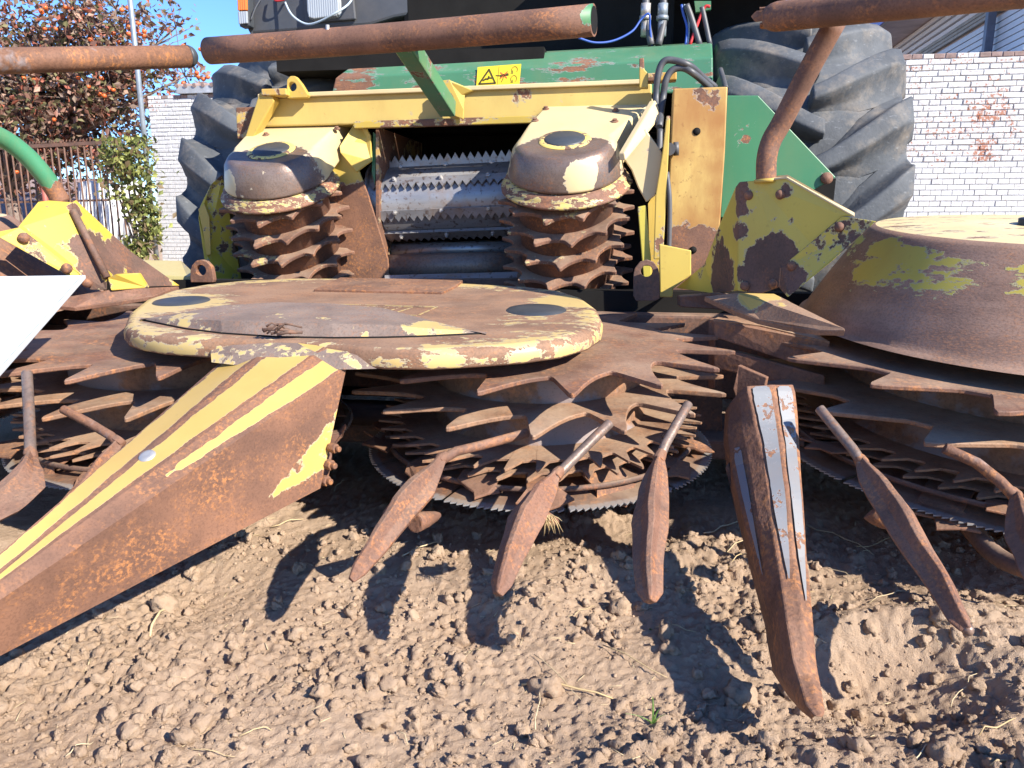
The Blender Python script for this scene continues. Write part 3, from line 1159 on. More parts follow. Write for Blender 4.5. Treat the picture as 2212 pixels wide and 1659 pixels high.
# ================================================================== the forage harvester
HT = thing('forage_harvester', (.14, 3.4, 0), 'green and yellow forage harvester with big lugged tyres behind its header', 'harvester')
MR = V((.987, -.158, 0)).normalized()          # the machine's right, as seen from the front
MF = V((-.158, -.987, 0)).normalized()         # its forward direction, towards the camera
Z = V((0, 0, 1))
N_BEAM = worn('yellow_beam', (.545, .405, .125), -.22, 7, dust=.1)
M['cream'] = worn('cream_yellow', (.60, .475, .26), -.30, 8, dust=.12, stain=.12)

# ---- tyres
def make_tyre(center, half_w, R, phase):
    c = V(center)
    prof = []
    rc = R - .108
    for k in range(-10, 11):
        x = k / 10.0
        prof.append((rc - .050 * abs(x) ** 2.6, x * half_w * .93))
    side = [(rc - .12, half_w * 1.0), (rc - .24, half_w * 1.03), (rc - .36, half_w * .92), (rc - .42, half_w * .80)]
    prof = [(r, -x) for r, x in reversed(side)] + prof + side
    m_ = MB()
    seg = 72
    vs, fs = [], []
    for r, x in prof:
        for k in range(seg):
            a = 2 * math.pi * k / seg
            vs.append(c + MR * x + (MF * math.cos(a) + Z * math.sin(a)) * r)
    for i in range(len(prof) - 1):
        for k in range(seg):
            k2 = (k + 1) % seg
            fs.append((i * seg + k, i * seg + k2, (i + 1) * seg + k2, (i + 1) * seg + k))
    m_.add(vs, fs, smooth=True)
    ty = m_.build('tyre', M['tyre'], HT, origin=c)
    # rim disc
    m_ = MB()
    fr = Frame(c, 0, 0); fr.r, fr.f, fr.n = MF, Z, MR
    m_.lathe(fr, [(.0, half_w * .45), (.14, half_w * .45), (.2, half_w * .55), (rc - .43, half_w * .82), (rc - .43, -half_w * .82), (.2, -half_w * .5), (0, -half_w * .5)], 36, cap_top=False, cap_bot=False)
    m_.build('rim', N_BEAM, ty, origin=c)
    # lugs: one mesh per half, turned round the axle
    lm = []
    for sgn in (-1, 1):
        st = []
        for q in range(9):
            t = q / 8.0
            x = sgn * half_w * (-.06 + 1.06 * t)
            ang = .30 * t ** 1.25 + .02
            rb = rc - .050 * abs(x / half_w / .93) ** 2.6 - .012
            hgt = .096 + .016 * t
            if t > .93: hgt = .104
            wd = .030 + .024 * t
            st.append((x, ang, rb, rb + hgt, wd))
        # down the shoulder
        st.append((sgn * half_w * 1.10, .30 + .030, rc - .19, rc - .075, .034))
        secs = []
        for q, (x, ang, rb, rt, wd) in enumerate(st):
            ca, sa = math.cos(ang), math.sin(ang)
            er, et = V((0, -ca, sa)), V((0, sa, ca))     # local: x along the axle, y backward, z up
            b = V((x, 0, 0))
            last = q == len(st) - 1
            b2 = V((sgn * half_w * .93, 0, 0)) if last else b
            h = rt - rb
            k = min(1.0, .35 + q * .16)
            secs.append([b2 + er * rb - et * wd * 2.9 * k, b2.lerp(b, .5) + er * (rb + h * .22) - et * wd * 1.75 * k, b + er * (rb + h * .62) - et * wd * 1.22, b + er * rt - et * wd,
                         b + er * rt + et * wd, b + er * (rb + h * .62) + et * wd * 1.22, b2.lerp(b, .5) + er * (rb + h * .22) + et * wd * 1.75 * k, b2 + er * rb + et * wd * 2.9 * k])
        m_ = MB()
        m_.grid(secs, 1, 1, closed=True, smooth=True)
        o = m_.build('tread_lug', M['tyre'], None, origin=V((0, 0, 0)), bevel=.010, seg=2, angle=40)
        lm.append(o)
    n = 18
    yaw = math.atan2(MR.y, MR.x)
    for sgn, src in zip((-1, 1), lm):
        for k in range(n):
            th = phase + 2 * math.pi * k / n + (math.pi / n if sgn > 0 else 0)
            th = (th + math.pi) % (2 * math.pi) - math.pi
            if th < -.95 or th > 2.1: continue
            o = src.copy(); C.objects.link(o)
            o.parent = ty; o.location = (0, 0, 0)
            # local y is forward = -Y world turned by yaw + 180
            Rm = Matrix((MR, -MF, Z)).transposed() @ Matrix.Rotation(-th, 3, 'X')
            o.rotation_euler = Rm.to_euler()
        bpy.data.objects.remove(src)
    return ty


make_tyre((-.985, 4.02, .80), .33, .83, .10)
make_tyre((1.215, 3.60, .82), .335, .85, .02)

# axle and chassis between the tyres, blackened to stand for the shade there
m_ = MB()
ac = (V((-.965, 4.02, .8)) + V((1.225, 3.58, .82))) / 2
m_.box(ac, MR * .82, MF * .14, Z * .15)
m_.build('axle', M['dark_void'], HT, bevel=.02)
m_ = MB()
m_.box(ac + Z * 1.0 - MF * .9, MR * .60, MF * 1.1, Z * .62)
m_.build('engine_body', M['dark_void'], HT, bevel=.03)
m_ = MB()       # feeder throat: tunnel walls behind the rolls, their shade put into the black colour
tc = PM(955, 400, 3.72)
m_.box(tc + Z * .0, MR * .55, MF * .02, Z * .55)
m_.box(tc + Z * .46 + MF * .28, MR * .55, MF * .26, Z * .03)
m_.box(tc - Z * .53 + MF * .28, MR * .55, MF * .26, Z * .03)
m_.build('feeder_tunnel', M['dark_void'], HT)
# tunnel side plates
M['tunnel'] = worn('tunnel_side', (.45, .30, .10), .12, 6, hue='mid', dust=.3)
for (pxa, pya, pxb, pyb) in ((812, 275, 812, 610), (1190, 275, 1190, 620)):
    a, b = PM(pxa, pya, 3.02), PM(pxb, pyb, 3.02)
    m_ = MB(); m_.prism([a, b, b - MF * .62, a - MF * .62], MR * (.012 if pxa < 1000 else -.012))
    m_.build('throat_side', M['tunnel'], HT)

# ---- cab: dark front panel with lamps, floor shadow behind
YC = 3.62
m_ = MB()
pc = lambda px, py: PM(px, py, YC)
panel = [pc(525, -60), pc(527, 45), pc(541, 73), pc(800, 54), pc(850, 38), pc(960, 18), pc(1120, -6), pc(1300, -18), pc(1300, -90), pc(525, -110)]
m_.prism(panel, -MF * .10)
cabp = m_.build('cab_panel', M['cab'], HT, bevel=.012)
m_ = MB()       # side cheek folding back from the panel's left edge
m_.prism([pc(527, 45), pc(541, 73), pc(541, 73) - MF * .8 + Z * .05, pc(527, 45) - MF * .8, pc(525, -110) - MF * .8, pc(525, -110)], MR * .012)
m_.build('cab_cheek', M['cab'], HT)
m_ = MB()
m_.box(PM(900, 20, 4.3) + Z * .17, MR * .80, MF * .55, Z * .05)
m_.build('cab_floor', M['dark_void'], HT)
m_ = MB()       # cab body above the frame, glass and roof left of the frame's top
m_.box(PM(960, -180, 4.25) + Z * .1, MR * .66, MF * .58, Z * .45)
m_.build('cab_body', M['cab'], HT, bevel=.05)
m_ = MB()       # near-black plates added as the shade under the cab, where the hoses hang
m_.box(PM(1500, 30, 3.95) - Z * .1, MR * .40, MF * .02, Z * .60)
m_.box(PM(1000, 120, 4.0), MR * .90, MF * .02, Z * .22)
m_.build('shade_plate', M['dark_void'], HT)
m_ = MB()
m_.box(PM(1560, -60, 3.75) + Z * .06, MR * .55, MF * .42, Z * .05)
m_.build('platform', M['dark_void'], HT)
# headlight
pl = lambda px, py, d=0: PM(px, py, YC) + MF * d
m_ = MB()
bz = [pl(658, -12, .004), pl(662, 52, .004), pl(772, 44, .004), pl(766, -12, .004)]
m_.prism(bz, MF * .016)
bezel = m_.build('headlight_bezel', M['cab'], cabp, bevel=.006)
m_ = MB()
hp = [(668, -14), (670, 30), (673, 44), (685, 48), (735, 41), (741, 36), (741, 10), (739, -16)]
back = [pl(x, y, .021) for x, y in hp]
front = [pl(704 + (x - 704) * .93, 15 + (y - 15) * .93, .045) for x, y in hp]
n_ = len(hp)
m_.add(back + front, [tuple(range(n_, 2 * n_))] + [(k, (k + 1) % n_, n_ + (k + 1) % n_, n_ + k) for k in range(n_)])
m_.build('headlight', M['lens_clear'], cabp, bevel=.004)
# indicator lamp: orange over clear
m_ = MB()
m_.prism([pl(527, -2, .004), pl(530, 64, .004), pl(551, 62, .004), pl(549, -2, .004)], MF * .05)
lamp = m_.build('indicator_housing', M['black_plastic'], cabp, bevel=.004)
m_ = MB(); m_.prism([pl(528, 1, .056), pl(529, 31, .056), pl(549, 30, .056), pl(548, 1, .056)], MF * .012)
m_.build('indicator_lens', M['lens_orange'], cabp, bevel=.003)
m_ = MB(); m_.prism([pl(529, 33, .056), pl(531, 60, .056), pl(550, 58, .056), pl(549, 32, .056)], MF * .012)
m_.build('position_lens', M['lens_clear'], cabp, bevel=.003)


def cable(name, pts, r, mat, parent=HT, seg=8, sub=6):
    """smooth tube through points (Catmull-Rom)"""
    p = [V(q) for q in pts]
    p = [p[0] * 2 - p[1]] + p + [p[-1] * 2 - p[-2]]
    out = []
    for i in range(1, len(p) - 2):
        for k in range(sub):
            t = k / sub
            a, b, c, d = p[i - 1], p[i], p[i + 1], p[i + 2]
            out.append(.5 * ((2 * b) + (c - a) * t + (2 * a - 5 * b + 4 * c - d) * t * t + (3 * b - a - 3 * c + d) * t ** 3))
    out.append(p[-2])
    m_ = MB(); m_.tube(out, r, seg)
    return m_.build(name, mat, parent)


cable('cable', [pl(615, -20, .03), pl(625, 12, .04), pl(645, 42, .06), pl(675, 60, .07), pl(705, 58, .09), pl(740, 42, .1), pl(762, 18, .06), pl(772, -10, .03)], .0048, M['white_cable'])
cable('cable', [pl(596, -10, .03), pl(606, 8, .05), pl(628, 4, .05), pl(634, -12, .03)], .0045, M['red'])
cable('cable', [pl(575, -10, .02), pl(562, 20, .04), pl(553, 50, .05)], .004, M['hose'])

# ---- green cross box with chamfered top
M['green_box'] = worn('green_box_paint', (.060, .190, .105), -.14, 7, hue='mid', dust=.15, stretch=(.45, 1, 2.2), stain=.12,
                      spots=[(PM(760, 185, 3.12), .12, .22), (PM(1230, 158, 3.12), .10, .12), (PM(900, 165, 3.1), .10, .12)])
YG = 3.12
g0 = [PM(714, 215, YG), PM(724, 168, YG), PM(1540, 124, YG), PM(1540, 200, YG)]
gt = [PM(770, 136, YG + .09), PM(1538, 94, YG + .09)]
m_ = MB()
vs = g0 + gt + [PM(775, 133, YG + .45), PM(1538, 91, YG + .45), PM(714, 215, YG + .45), PM(1540, 200, YG + .45)]
m_.add(vs, [(0, 3, 2, 1), (1, 2, 5, 4), (4, 5, 7, 6), (0, 1, 4, 6, 8), (3, 9, 7, 5, 2), (0, 8, 9, 3)])
gbox = m_.build('cross_box', M['green_box'], HT, bevel=.006)
# warning sticker: yellow plate with hand-in-rollers pictogram
M['sticker'] = m_plain('sticker_yellow', (.80, .60, .03), .4, var=.08)
M['ink'] = m_plain('sticker_ink', (.06, .05, .01), .5)
M['ink_red'] = m_plain('sticker_red', (.62, .12, .03), .5)
M['ink_olive'] = m_plain('sticker_olive', (.26, .20, .02), .5)
sa, sb = PM(1032, 145, YG - .004), PM(1126, 138, YG - .004)
sd, se = PM(1029, 187, YG - .004), PM(1122, 182, YG - .004)
stn = MF * .001


def sk(u, v, lift=0.0016):
    return sa.lerp(sb, u).lerp(sd.lerp(se, u), v) + MF * lift


m_ = MB(); m_.prism([sk(0, 0, 0), sk(1, 0, 0), sk(1, 1, 0), sk(0, 1, 0)], MF * .0012)
stk = m_.build('warning_sticker', M['sticker'], HT)


def stroke(name, pts, wv, mat):
    m_ = MB()
    for (a, b) in zip(pts[:-1], pts[1:]):
        p, q = sk(*a), sk(*b)
        d = (q - p).normalized(); sdv = d.cross(MF).normalized() * wv
        m_.prism([p - sdv - d * wv * .5, q - sdv + d * wv * .5, q + sdv + d * wv * .5, p + sdv - d * wv * .5], MF * .0005)
    return m_.build(name, mat, stk)


stroke('triangle', [(.06, .88), (.27, .17), (.44, .88), (.06, .88)], .0032, M['ink'])
stroke('hand_print', [(.15, .72), (.21, .64), (.26, .66), (.28, .52)], .0030, M['ink'])
stroke('hand_print', [(.27, .62), (.31, .60), (.35, .62)], .0026, M['ink'])
stroke('divider_line', [(.50, .06), (.49, .95)], .0010, M['ink_olive'])
stroke('cross_mark', [(.54, .36), (.70, .66)], .0022, M['ink_red'])
stroke('cross_mark', [(.70, .34), (.54, .68)], .0022, M['ink_red'])
stroke('figure_print', [(.44, .50), (.53, .52), (.55, .50)], .0018, M['ink'])
stroke('figure_print', [(.55, .55), (.63, .50), (.72, .48)], .0044, M['ink'])
stroke('figure_print', [(.62, .58), (.61, .70), (.58, .84)], .0020, M['ink_olive'])
for (cx_, cy_, a0, a1) in ((.86, .28, -.6, 4.0), (.86, .72, -1.0, 4.2)):
    pts = [(cx_ + .068 * math.cos(a0 + (a1 - a0) * k / 14), cy_ - .17 * math.sin(a0 + (a1 - a0) * k / 14)) for k in range(15)]
    stroke('rotation_arrow', pts, .0014, M['ink_olive'])
    e = pts[-1]
    stroke('rotation_arrow', [(e[0] - .03, e[1] + .02), (e[0] + .015, e[1] + .03), (e[0] + .005, e[1] - .11)], .0016, M['ink_olive'])

# ---- yellow cross beam
YB = 3.0
bl_, br_ = PM(556, 212, YB), PM(1408, 180, YB)
bl2, br2 = PM(560, 262 + 12, YB), PM(1408, 252, YB)
m_ = MB(); m_.prism([bl_, br_, br2, bl2], -MF * .12)
beam = m_.build('cross_beam', worn('beam_yellow', (.545, .405, .125), -.24, 7, dust=.12, spots=[(PM(1130, 205, YB), .05, .2)]), HT, bevel=.006)
m_ = MB()        # proud lower flange
a, b = PM(770, 271, YB - .005), PM(1185, 258, YB - .005)
m_.prism([a - Z * .014, b - Z * .014, b + Z * .012, a + Z * .012], MF * .030)
m_.build('beam_flange', worn('flange_worn', YEL_D, .02, 12, stretch=(.5, 1, 1)), HT, bevel=.003)
m_ = MB()        # top lip
a, b = PM(560, 210, YB - .004), PM(1400, 178, YB - .004)
m_.prism([a - Z * .006, b - Z * .006, b + Z * .010, a + Z * .010], MF * .014)
m_.build('beam_lip', M['cream'], HT, bevel=.003)
# left end plates
M['yel_plate'] = worn('yellow_plate', (.52, .365, .08), -.14, 8, dust=.12)
M['yel_rusty'] = worn('yellow_rusty', (.55, .37, .09), .04, 7, hue='orange', stain=.5, dust=.1)
m_ = MB(); m_.prism([PM(509, 232, 2.98), PM(560, 230, 2.98), PM(556, 300, 2.98), PM(512, 300, 2.98)], -MF * .10)
m_.build('end_plate', M['yel_rusty'], HT, bevel=.004)
m_ = MB(); m_.prism([PM(560, 200, 2.93), PM(582, 193, 2.93), PM(592, 218, 2.93), PM(545, 300, 2.93), PM(528, 300, 2.93)], -MF * .05)
m_.build('end_gusset', M['yel_plate'], HT, bevel=.004)
# lifting eyes


def eye(pts, hole_c, hole_r, Y0, th, mat, name='lifting_eye', parent=HT):
    """plate with a round hole: ring of quads between hole and outline"""
    n = 40
    cen = PM(*hole_c, Y0)
    outl = [PM(x, y, Y0) for x, y in pts]

    def hit(ang):
        d = MR * math.cos(ang) + Z * math.sin(ang)
        best = None
        for i in range(len(outl)):
            a, b = outl[i] - cen, outl[(i + 1) % len(outl)] - cen
            ax, ay, bx, by = a.dot(MR), a.z, b.dot(MR), b.z
            dx, dy = math.cos(ang), math.sin(ang)
            ex, ey = bx - ax, by - ay
            den = dx * ey - dy * ex
            if abs(den) < 1e-9: continue
            t = (ax * ey - ay * ex) / den
            s_ = (ax * dy - ay * dx) / den
            if t > 0 and -1e-6 <= s_ <= 1 + 1e-6 and (best is None or t < best): best = t
        return cen + d * (best or hole_r * 2)
    m_ = MB()
    inn = [cen + (MR * math.cos(2 * math.pi * k / n) + Z * math.sin(2 * math.pi * k / n)) * hole_r for k in range(n)]
    out = [hit(2 * math.pi * k / n) for k in range(n)]
    t = -MF * th
    vs = inn + out + [p + t for p in inn] + [p + t for p in out]
    fs = []
    for k in range(n):
        k2 = (k + 1) % n
        fs += [(k, k2, n + k2, n + k), (2 * n + k, 3 * n + k, 3 * n + k2, 2 * n + k2), (n + k, n + k2, 3 * n + k2, 3 * n + k), (k, 2 * n + k, 2 * n + k2, k2)]
    m_.add(vs, fs)
    return m_.build(name, mat, parent, bevel=.002)


eye([(618, 212), (620, 172), (627, 164), (637, 164), (650, 180), (668, 210)], (631, 187), .017, 2.95, .028, M['yel_plate'])
m_ = MB(); m_.box(PM(604, 203, 2.97), MR * .05, MF * .05, Z * .012); m_.build('eye_foot', M['yel_rusty'], HT, bevel=.003)
m_ = MB(); m_.prism([PM(1381, 190, 2.86), PM(1381, 126, 2.86), PM(1391, 124, 2.86), PM(1392, 150, 2.86), PM(1400, 158, 2.86), PM(1400, 190, 2.86)], -MF * .03)
m_.build('lifting_eye', M['yel_plate'], HT, bevel=.003)
m_ = MB(); m_.prism([PM(1398, 176, 2.9), PM(1398, 158, 2.9), PM(1462, 154, 2.9), PM(1462, 172, 2.9)], -MF * .06)
m_.build('pin_bar', M['yel_rusty'], HT, bevel=.004)

# ---- feed rolls with their yellow gear arms
def toothed_ring(fr, n, rv, rt, r_in, w0, th, prof, ph=0.0, wob=0.0, lean=0.0, rust_tip=None):
    """flat ring whose rim carries n teeth; prof: list of (angle fraction, height fraction)"""
    outl = []
    for k in range(n):
        kk = 1 + .05 * math.sin(k * 5.1 + n)
        for a, h in prof:
            outl.append((ph + (k + a) * 2 * math.pi / n, rv + (rt - rv) * h * kk))
    m_ = MB()
    N_ = len(outl)
    vs, at = [], []
    for lay in (0, 1):
        for (ang, r) in outl:
            ww = w0 - lay * th + wob * math.sin(3 * ang) * (r / rt) + lean * math.cos(ang)
            vs.append(fr.pol(ang, r, ww)); at.append(1.0 if rust_tip is None else (1.0 if r > rust_tip else 0.0))
        for (ang, r) in outl:
            vs.append(fr.pol(ang, r_in, w0 - lay * th + lean * math.cos(ang))); at.append(0.0)
    fs = []
    for k in range(N_):
        k2 = (k + 1) % N_
        fs += [(k, k2, N_ + k2, N_ + k), (2 * N_ + k, 3 * N_ + k, 3 * N_ + k2, 2 * N_ + k2), (k, 2 * N_ + k, 2 * N_ + k2, k2), (N_ + k, N_ + k2, 3 * N_ + k2, 3 * N_ + k)]
    m_.add(vs, fs, 0, at if rust_tip is not None else None)
    return m_


ROLLP = [(-.66, .02), (-.54, 0), (-.42, .05), (-.30, .16), (-.19, .36), (-.10, .64), (-.03, .95), (.02, 1.0), (.07, .82), (.13, .48), (.20, .22), (.27, .08)]


def feed_roll(cap, black_r, housing_px, label_side, left):
    fr = Frame(cap, 9.1, 25)
    # roll
    body = MB()
    body.lathe(fr, [(.10, -.14), (.182, -.150), (.166, -.155), (.166, -.53), (.12, -.55)], 56)
    cen = fr.p(0, 0, 0)
    rollm = worn('roll_rust' + label_side, (.55, .36, .05), .30, 14, hue='mid', dust=.1, keep=[(fr.p(0, .19, -.128), .10, .14), (fr.p(.17, .1, -.128), .10, .16)])
    roll = body.build('feed_roll', rollm, HT)
    cm = MB()
    cm.lathe(fr, [(.15, -.106), (.192, -.112), (.206, -.118), (.209, -.130), (.214, -.137), (.222, -.142), (.222, -.150), (.190, -.154), (.15, -.155)], 64, cap_top=False, cap_bot=False)
    cm.build('roll_collar', worn('collar' + label_side, (.55, .42, .13), .04, 14, hue='mid', dust=.3, stretch=(1, 1, 2.5)), roll)
    ringm = worn('roll_ring' + label_side, (.48, .38, .14), .22, 16, hue='mid', dust=.85, stain=.4, keep=[(fr.p(-.1, .15, -.33), .12, .12), (fr.p(.05, .16, -.155), .12, .12)])
    for k in range(5):
        w0 = -.172 - .083 * k
        m_ = toothed_ring(fr, 12, .196, .240, .150, w0, .014, ROLLP, ph=k * .17 + (0 if left else .2), wob=.010, lean=.014)
        m_.build('toothed_ring', ringm, roll, bevel=.003, seg=2)
    # cap: front nose and the straight arm behind it, one cast housing
    R_ = .186
    a0, a1 = housing_px['a0'], housing_px['a1']
    top = [fr.pol(a0 + (a1 - a0) * k / 28, R_ * .84, 0) for k in range(29)]
    back = [PP(x, y, cen, fr.n) for x, y in housing_px['back']]
    low = [fr.pol(a0 + (a1 - a0) * k / 28, R_ * 1.07, -.108) for k in range(29)]
    hm = worn('housing' + label_side, (.60, .475, .26), -.36, 9, hue='steel', dust=.04, stain=.06, rough=.38, rr=.36, rmetal=.35,
              spots=[(fr.p(0, .11, -.06), .175, .60), (fr.p(.0, .03, 0), .12, .30), (fr.p(.12, .08, -.08), .10, .4), (fr.p(-.12, .08, -.08), .10, .4)],
              keep=[(fr.p(-.12, .13, -.07), .055, .75) if left else (fr.p(.07, .17, -.06), .055, .75), (fr.p(.10, .16, -.04), .035, .5 if not left else 0.0), (fr.p(0, 0, .0), .088, .2)])
    m_ = MB()
    mid = []
    for k in range(29):
        a = a0 + (a1 - a0) * k / 28
        mid.append(fr.pol(a, R_ * .95, -.026))
    top_o = top + back
    nb = len(back)
    mid_o = mid + [p - fr.n * .02 for p in back]
    low_o = low + [p - fr.n * .105 for p in back]
    n_ = len(top_o)
    vs = top_o + mid_o + low_o
    fs = [tuple(range(n_))]
    for L in (0, 1):
        for k in range(n_):
            k2 = (k + 1) % n_
            fs.append((L * n_ + k, L * n_ + k2, (L + 1) * n_ + k2, (L + 1) * n_ + k))
    fs.append(tuple(range(3 * n_ - 1, 2 * n_ - 1, -1)))
    m_.add(vs, fs, smooth=True)
    hs = m_.build('roll_housing', hm, HT, bevel=.012, seg=4)
    for p in hs.data.polygons:
        if len(p.vertices) > 4: p.use_smooth = False
    m_ = MB()
    m_.lathe(fr, [(black_r + .020, .001), (black_r + .016, .005), (black_r - .001, .005)], 40, cap_top=False, cap_bot=False)
    m_.build('cap_ring', worn('ring_yellow' + label_side, (.78, .58, .15), -.05, 22, hue='dark'), hs)
    m_ = MB()
    m_.lathe(fr, [(black_r, -.002), (black_r, .006), (black_r * .93, .010), (0.0001, .011)], 40, cap_top=False)
    m_.build('cap_disc', M['black_plastic'], hs)
    for (x, y) in housing_px['bolts']:
        q = PP(x, y, cen, fr.n)
        f2 = Frame(q, 9, 25)
        m_ = MB(); m_.lathe(f2, [(.013, .0), (.013, .003), (.008, .004), (.008, .010), (.0001, .011)], 10, smooth=False, cap_top=False)
        m_.build('bolt', M['rust'], hs)
    return fr, hs, hm


frR, hsR, hmR = feed_roll(P(1220, 303, 2.64), .068, dict(a0=-.25, a1=math.pi + .1, back=[(1140, 268), (1213, 189), (1300, 186), (1394, 187), (1413, 214)],
                          bolts=[(1199, 214), (1179, 236), (1156, 261), (1341, 213), (1330, 240), (1328, 263)]), '_right', False)
frL, hsL, hmL = feed_roll(P(586, 326, 2.92), .068, dict(a0=-.25, a1=math.pi + .1, back=[(505, 318), (590, 226), (650, 218), (752, 214), (768, 236)],
                          bolts=[(633, 246), (764 - 16, 235), (752 - 10, 254), (736 - 8, 279), (590, 268), (575, 292)]), '_left', True)
# bright side flanks of the arms
m_ = MB(); m_.prism([PM(1349, 330, 2.56), PM(1416, 216, 2.80), PM(1424, 232, 2.80), PM(1424, 258, 2.76), PM(1352, 347, 2.56)], -MR * .02 - MF * .01)
m_.build('arm_flank', M['cream'], HT, bevel=.004)

# left inner wall: yellow plates, rusty below
M['wall_plate'] = worn('inner_wall', (.52, .38, .08), -.20, 6, hue='orange', dust=.1,
                       spots=[(PM(760, 560, 3.0), .26, .7), (PM(800, 470, 3.0), .14, .5)])
m_ = MB(); m_.prism([PM(776, 250, 3.02), PM(800, 292, 3.0), PM(803, 348, 3.0), PM(770, 372, 2.98), PM(735, 330, 2.95), PM(733, 316, 2.95)], -MF * .012)
m_.build('inner_plate', M['wall_plate'], HT, bevel=.003)
m_ = MB(); m_.prism([PM(735, 318, 2.99), PM(770, 355, 2.99), PM(795, 420, 2.99), PM(838, 560, 2.99), PM(842, 612, 2.99), PM(690, 612, 2.99), PM(700, 400, 2.99)], -MF * .012)
m_.build('inner_plate', M['wall_plate'], HT, bevel=.003)
m_ = MB(); m_.prism([PM(806, 285, 3.03), PM(812, 290, 3.03), PM(810, 400, 3.03), PM(803, 372, 3.03)], -MF * .02)
m_.build('edge_strip', M['green_plain'], HT)

# guards beside the rolls
M['guard'] = worn('guard_yellow', (.50, .40, .05), -.06, 8, hue='dark', dust=.1)
m_ = MB(); m_.prism([PM(478, 378, 2.86), PM(455, 398, 2.86), PM(432, 445, 2.86), PM(428, 470, 2.86), PM(441, 560, 2.86), PM(462, 612, 2.86), PM(520, 612, 2.98), PM(505, 480, 3.0)], -MF * .012)
m_.build('roll_guard', M['guard'], HT, bevel=.003)
m_ = MB(); m_.prism([PM(428, 452, 2.845), PM(441, 440, 2.845), PM(452, 470, 2.845), PM(455, 550, 2.845), PM(446, 552, 2.845), PM(438, 500, 2.845)], -MF * .008)
m_.build('guard_rib', M['yel_plate'], HT, bevel=.002)
YR = 2.68
m_ = MB(); m_.prism([PM(1394, 278, YR), PM(1431, 330, YR), PM(1424, 400, YR), PM(1415, 423, YR), PM(1396, 437, YR), PM(1378, 405, YR), PM(1364, 368, YR), PM(1349, 346, YR)], -MF * .012)
m_.build('roll_guard', M['cream'], HT, bevel=.004)
m_ = MB(); m_.prism([PM(1377, 447, YR - .01), PM(1395, 443, YR - .01), PM(1406, 555, YR - .01), PM(1408, 610, YR - .01), PM(1390, 600, YR - .01)], -MF * .012)
m_.build('guard_strip', worn('strip_yellow', (.50, .42, .07), -.15, 10, hue='steel'), HT, bevel=.003)
m_ = MB(); m_.prism([PM(1431, 330, YR - .03), PM(1440, 250, YR - .03), PM(1448, 250, YR - .03), PM(1440, 420, YR - .03), PM(1432, 560, YR - .03), PM(1412, 560, YR - .03), PM(1416, 423, YR - .03)], -MF * .02)
m_.build('upright', M['yel_plate'], HT, bevel=.003)
m_ = MB(); m_.prism([PM(1400, 440, YR + .03), PM(1424, 400, YR + .03), PM(1424, 610, YR + .03), PM(1405, 610, YR + .03)], -MF * .012)
m_.build('back_plate', M['yel_plate'], HT)

# rust-streaked yellow column and green side plate
M['column'] = worn('column_yellow', (.55, .375, .12), -.27, 9, hue='mid', stain=.85, dust=.05,
                   spots=[(PM(1510, 205, 2.75), .030, .32), (PM(1545, 208, 2.75), .028, .30), (PM(1530, 232, 2.75), .03, .22), (PM(1470, 585, 2.75), .15, .9), (PM(1530, 560, 2.75), .10, .7)],
                    stains=[(PM(1552, y, 2.75), .06, .9) for y in (260, 310, 360, 410, 460, 510)] + [(PM(1500, 240, 2.75), .12, .8), (PM(1500, 500, 2.75), .12, .75), (PM(1470, 330, 2.75), .05, .6)])
YCOL = 2.75
m_ = MB(); m_.prism([PM(1455, 191, YCOL), PM(1572, 187, YCOL), PM(1566, 330, YCOL), PM(1556, 480, YCOL), PM(1545, 560, YCOL), PM(1500, 640, YCOL), PM(1440, 640, YCOL), PM(1444, 420, YCOL)], -MF * .09)
col_ = m_.build('side_column', M['column'], HT, bevel=.004)
for (x, y) in ((1505, 284), (1437 + 60, 540)):
    q = PM(x, y, YCOL - .001); f2 = Frame(q, 9.1, 90)
    m_ = MB(); m_.lathe(f2, [(.0125, .0), (.0125, .0015), (.0001, .0016)], 14, cap_top=False)
    m_.build('bolt_hole', M['dark_void'], col_)
m_ = MB(); m_.tube([PM(1446, 322, YCOL - .02), PM(1446, 322, YCOL - .09)], .020, 16); m_.build('pin', M['hose'], HT)
m_ = MB(); m_.tube([PM(1455, 322, YCOL - .03), PM(1466, 321, YCOL - .03)], .022, 16); m_.build('pin_head', M['hose'], HT)
M['green_plate'] = worn('green_plate', (.050, .190, .090), -.30, 34, hue='mid', dust=.06, stain=.08, spots=[(PM(1612, 300, 2.9), .014, .5), (PM(1600, 285, 2.9), .06, .15), (PM(1790, 380, 2.9), .04, .15)])
YGP = 2.90
m_ = MB(); m_.prism([PM(1570, 206, YGP), PM(1638, 206, YGP), PM(1806, 383, YGP), PM(1741, 420, YGP), PM(1700, 470, YGP), PM(1556, 470, YGP)], -MF * .012)
gp = m_.build('side_plate', M['green_plate'], HT, bevel=.003)
q = PM(1786, 385, YGP - .004); f2 = Frame(q, 9.1, 78)
m_ = MB(); m_.lathe(f2, [(.021, 0), (.019, .008), (.0001, .012)], 16, cap_top=False); m_.build('bolt', M['rust'], gp)
m_ = MB(); m_.prism([PM(1741, 418, YGP + .05), PM(1806, 385, YGP + .05), PM(1800, 440, YGP + .05), PM(1740, 470, YGP + .05)], -MF * .3)
m_.build('side_box', M['dark_void'], HT)

# near-black sheets added to fill the gaps behind the rolls with shade
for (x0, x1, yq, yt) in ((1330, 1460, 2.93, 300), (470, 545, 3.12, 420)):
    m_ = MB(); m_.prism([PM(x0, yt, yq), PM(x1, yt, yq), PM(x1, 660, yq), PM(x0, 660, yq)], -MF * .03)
    m_.build('shade_backing', M['dark_void'], HT)
m_ = MB(); m_.box(PM(1010, 690, 3.0) - Z * .12, MR * .95, MF * .20, Z * .16); m_.build('feeder_floor', M['dark_void'], HT)
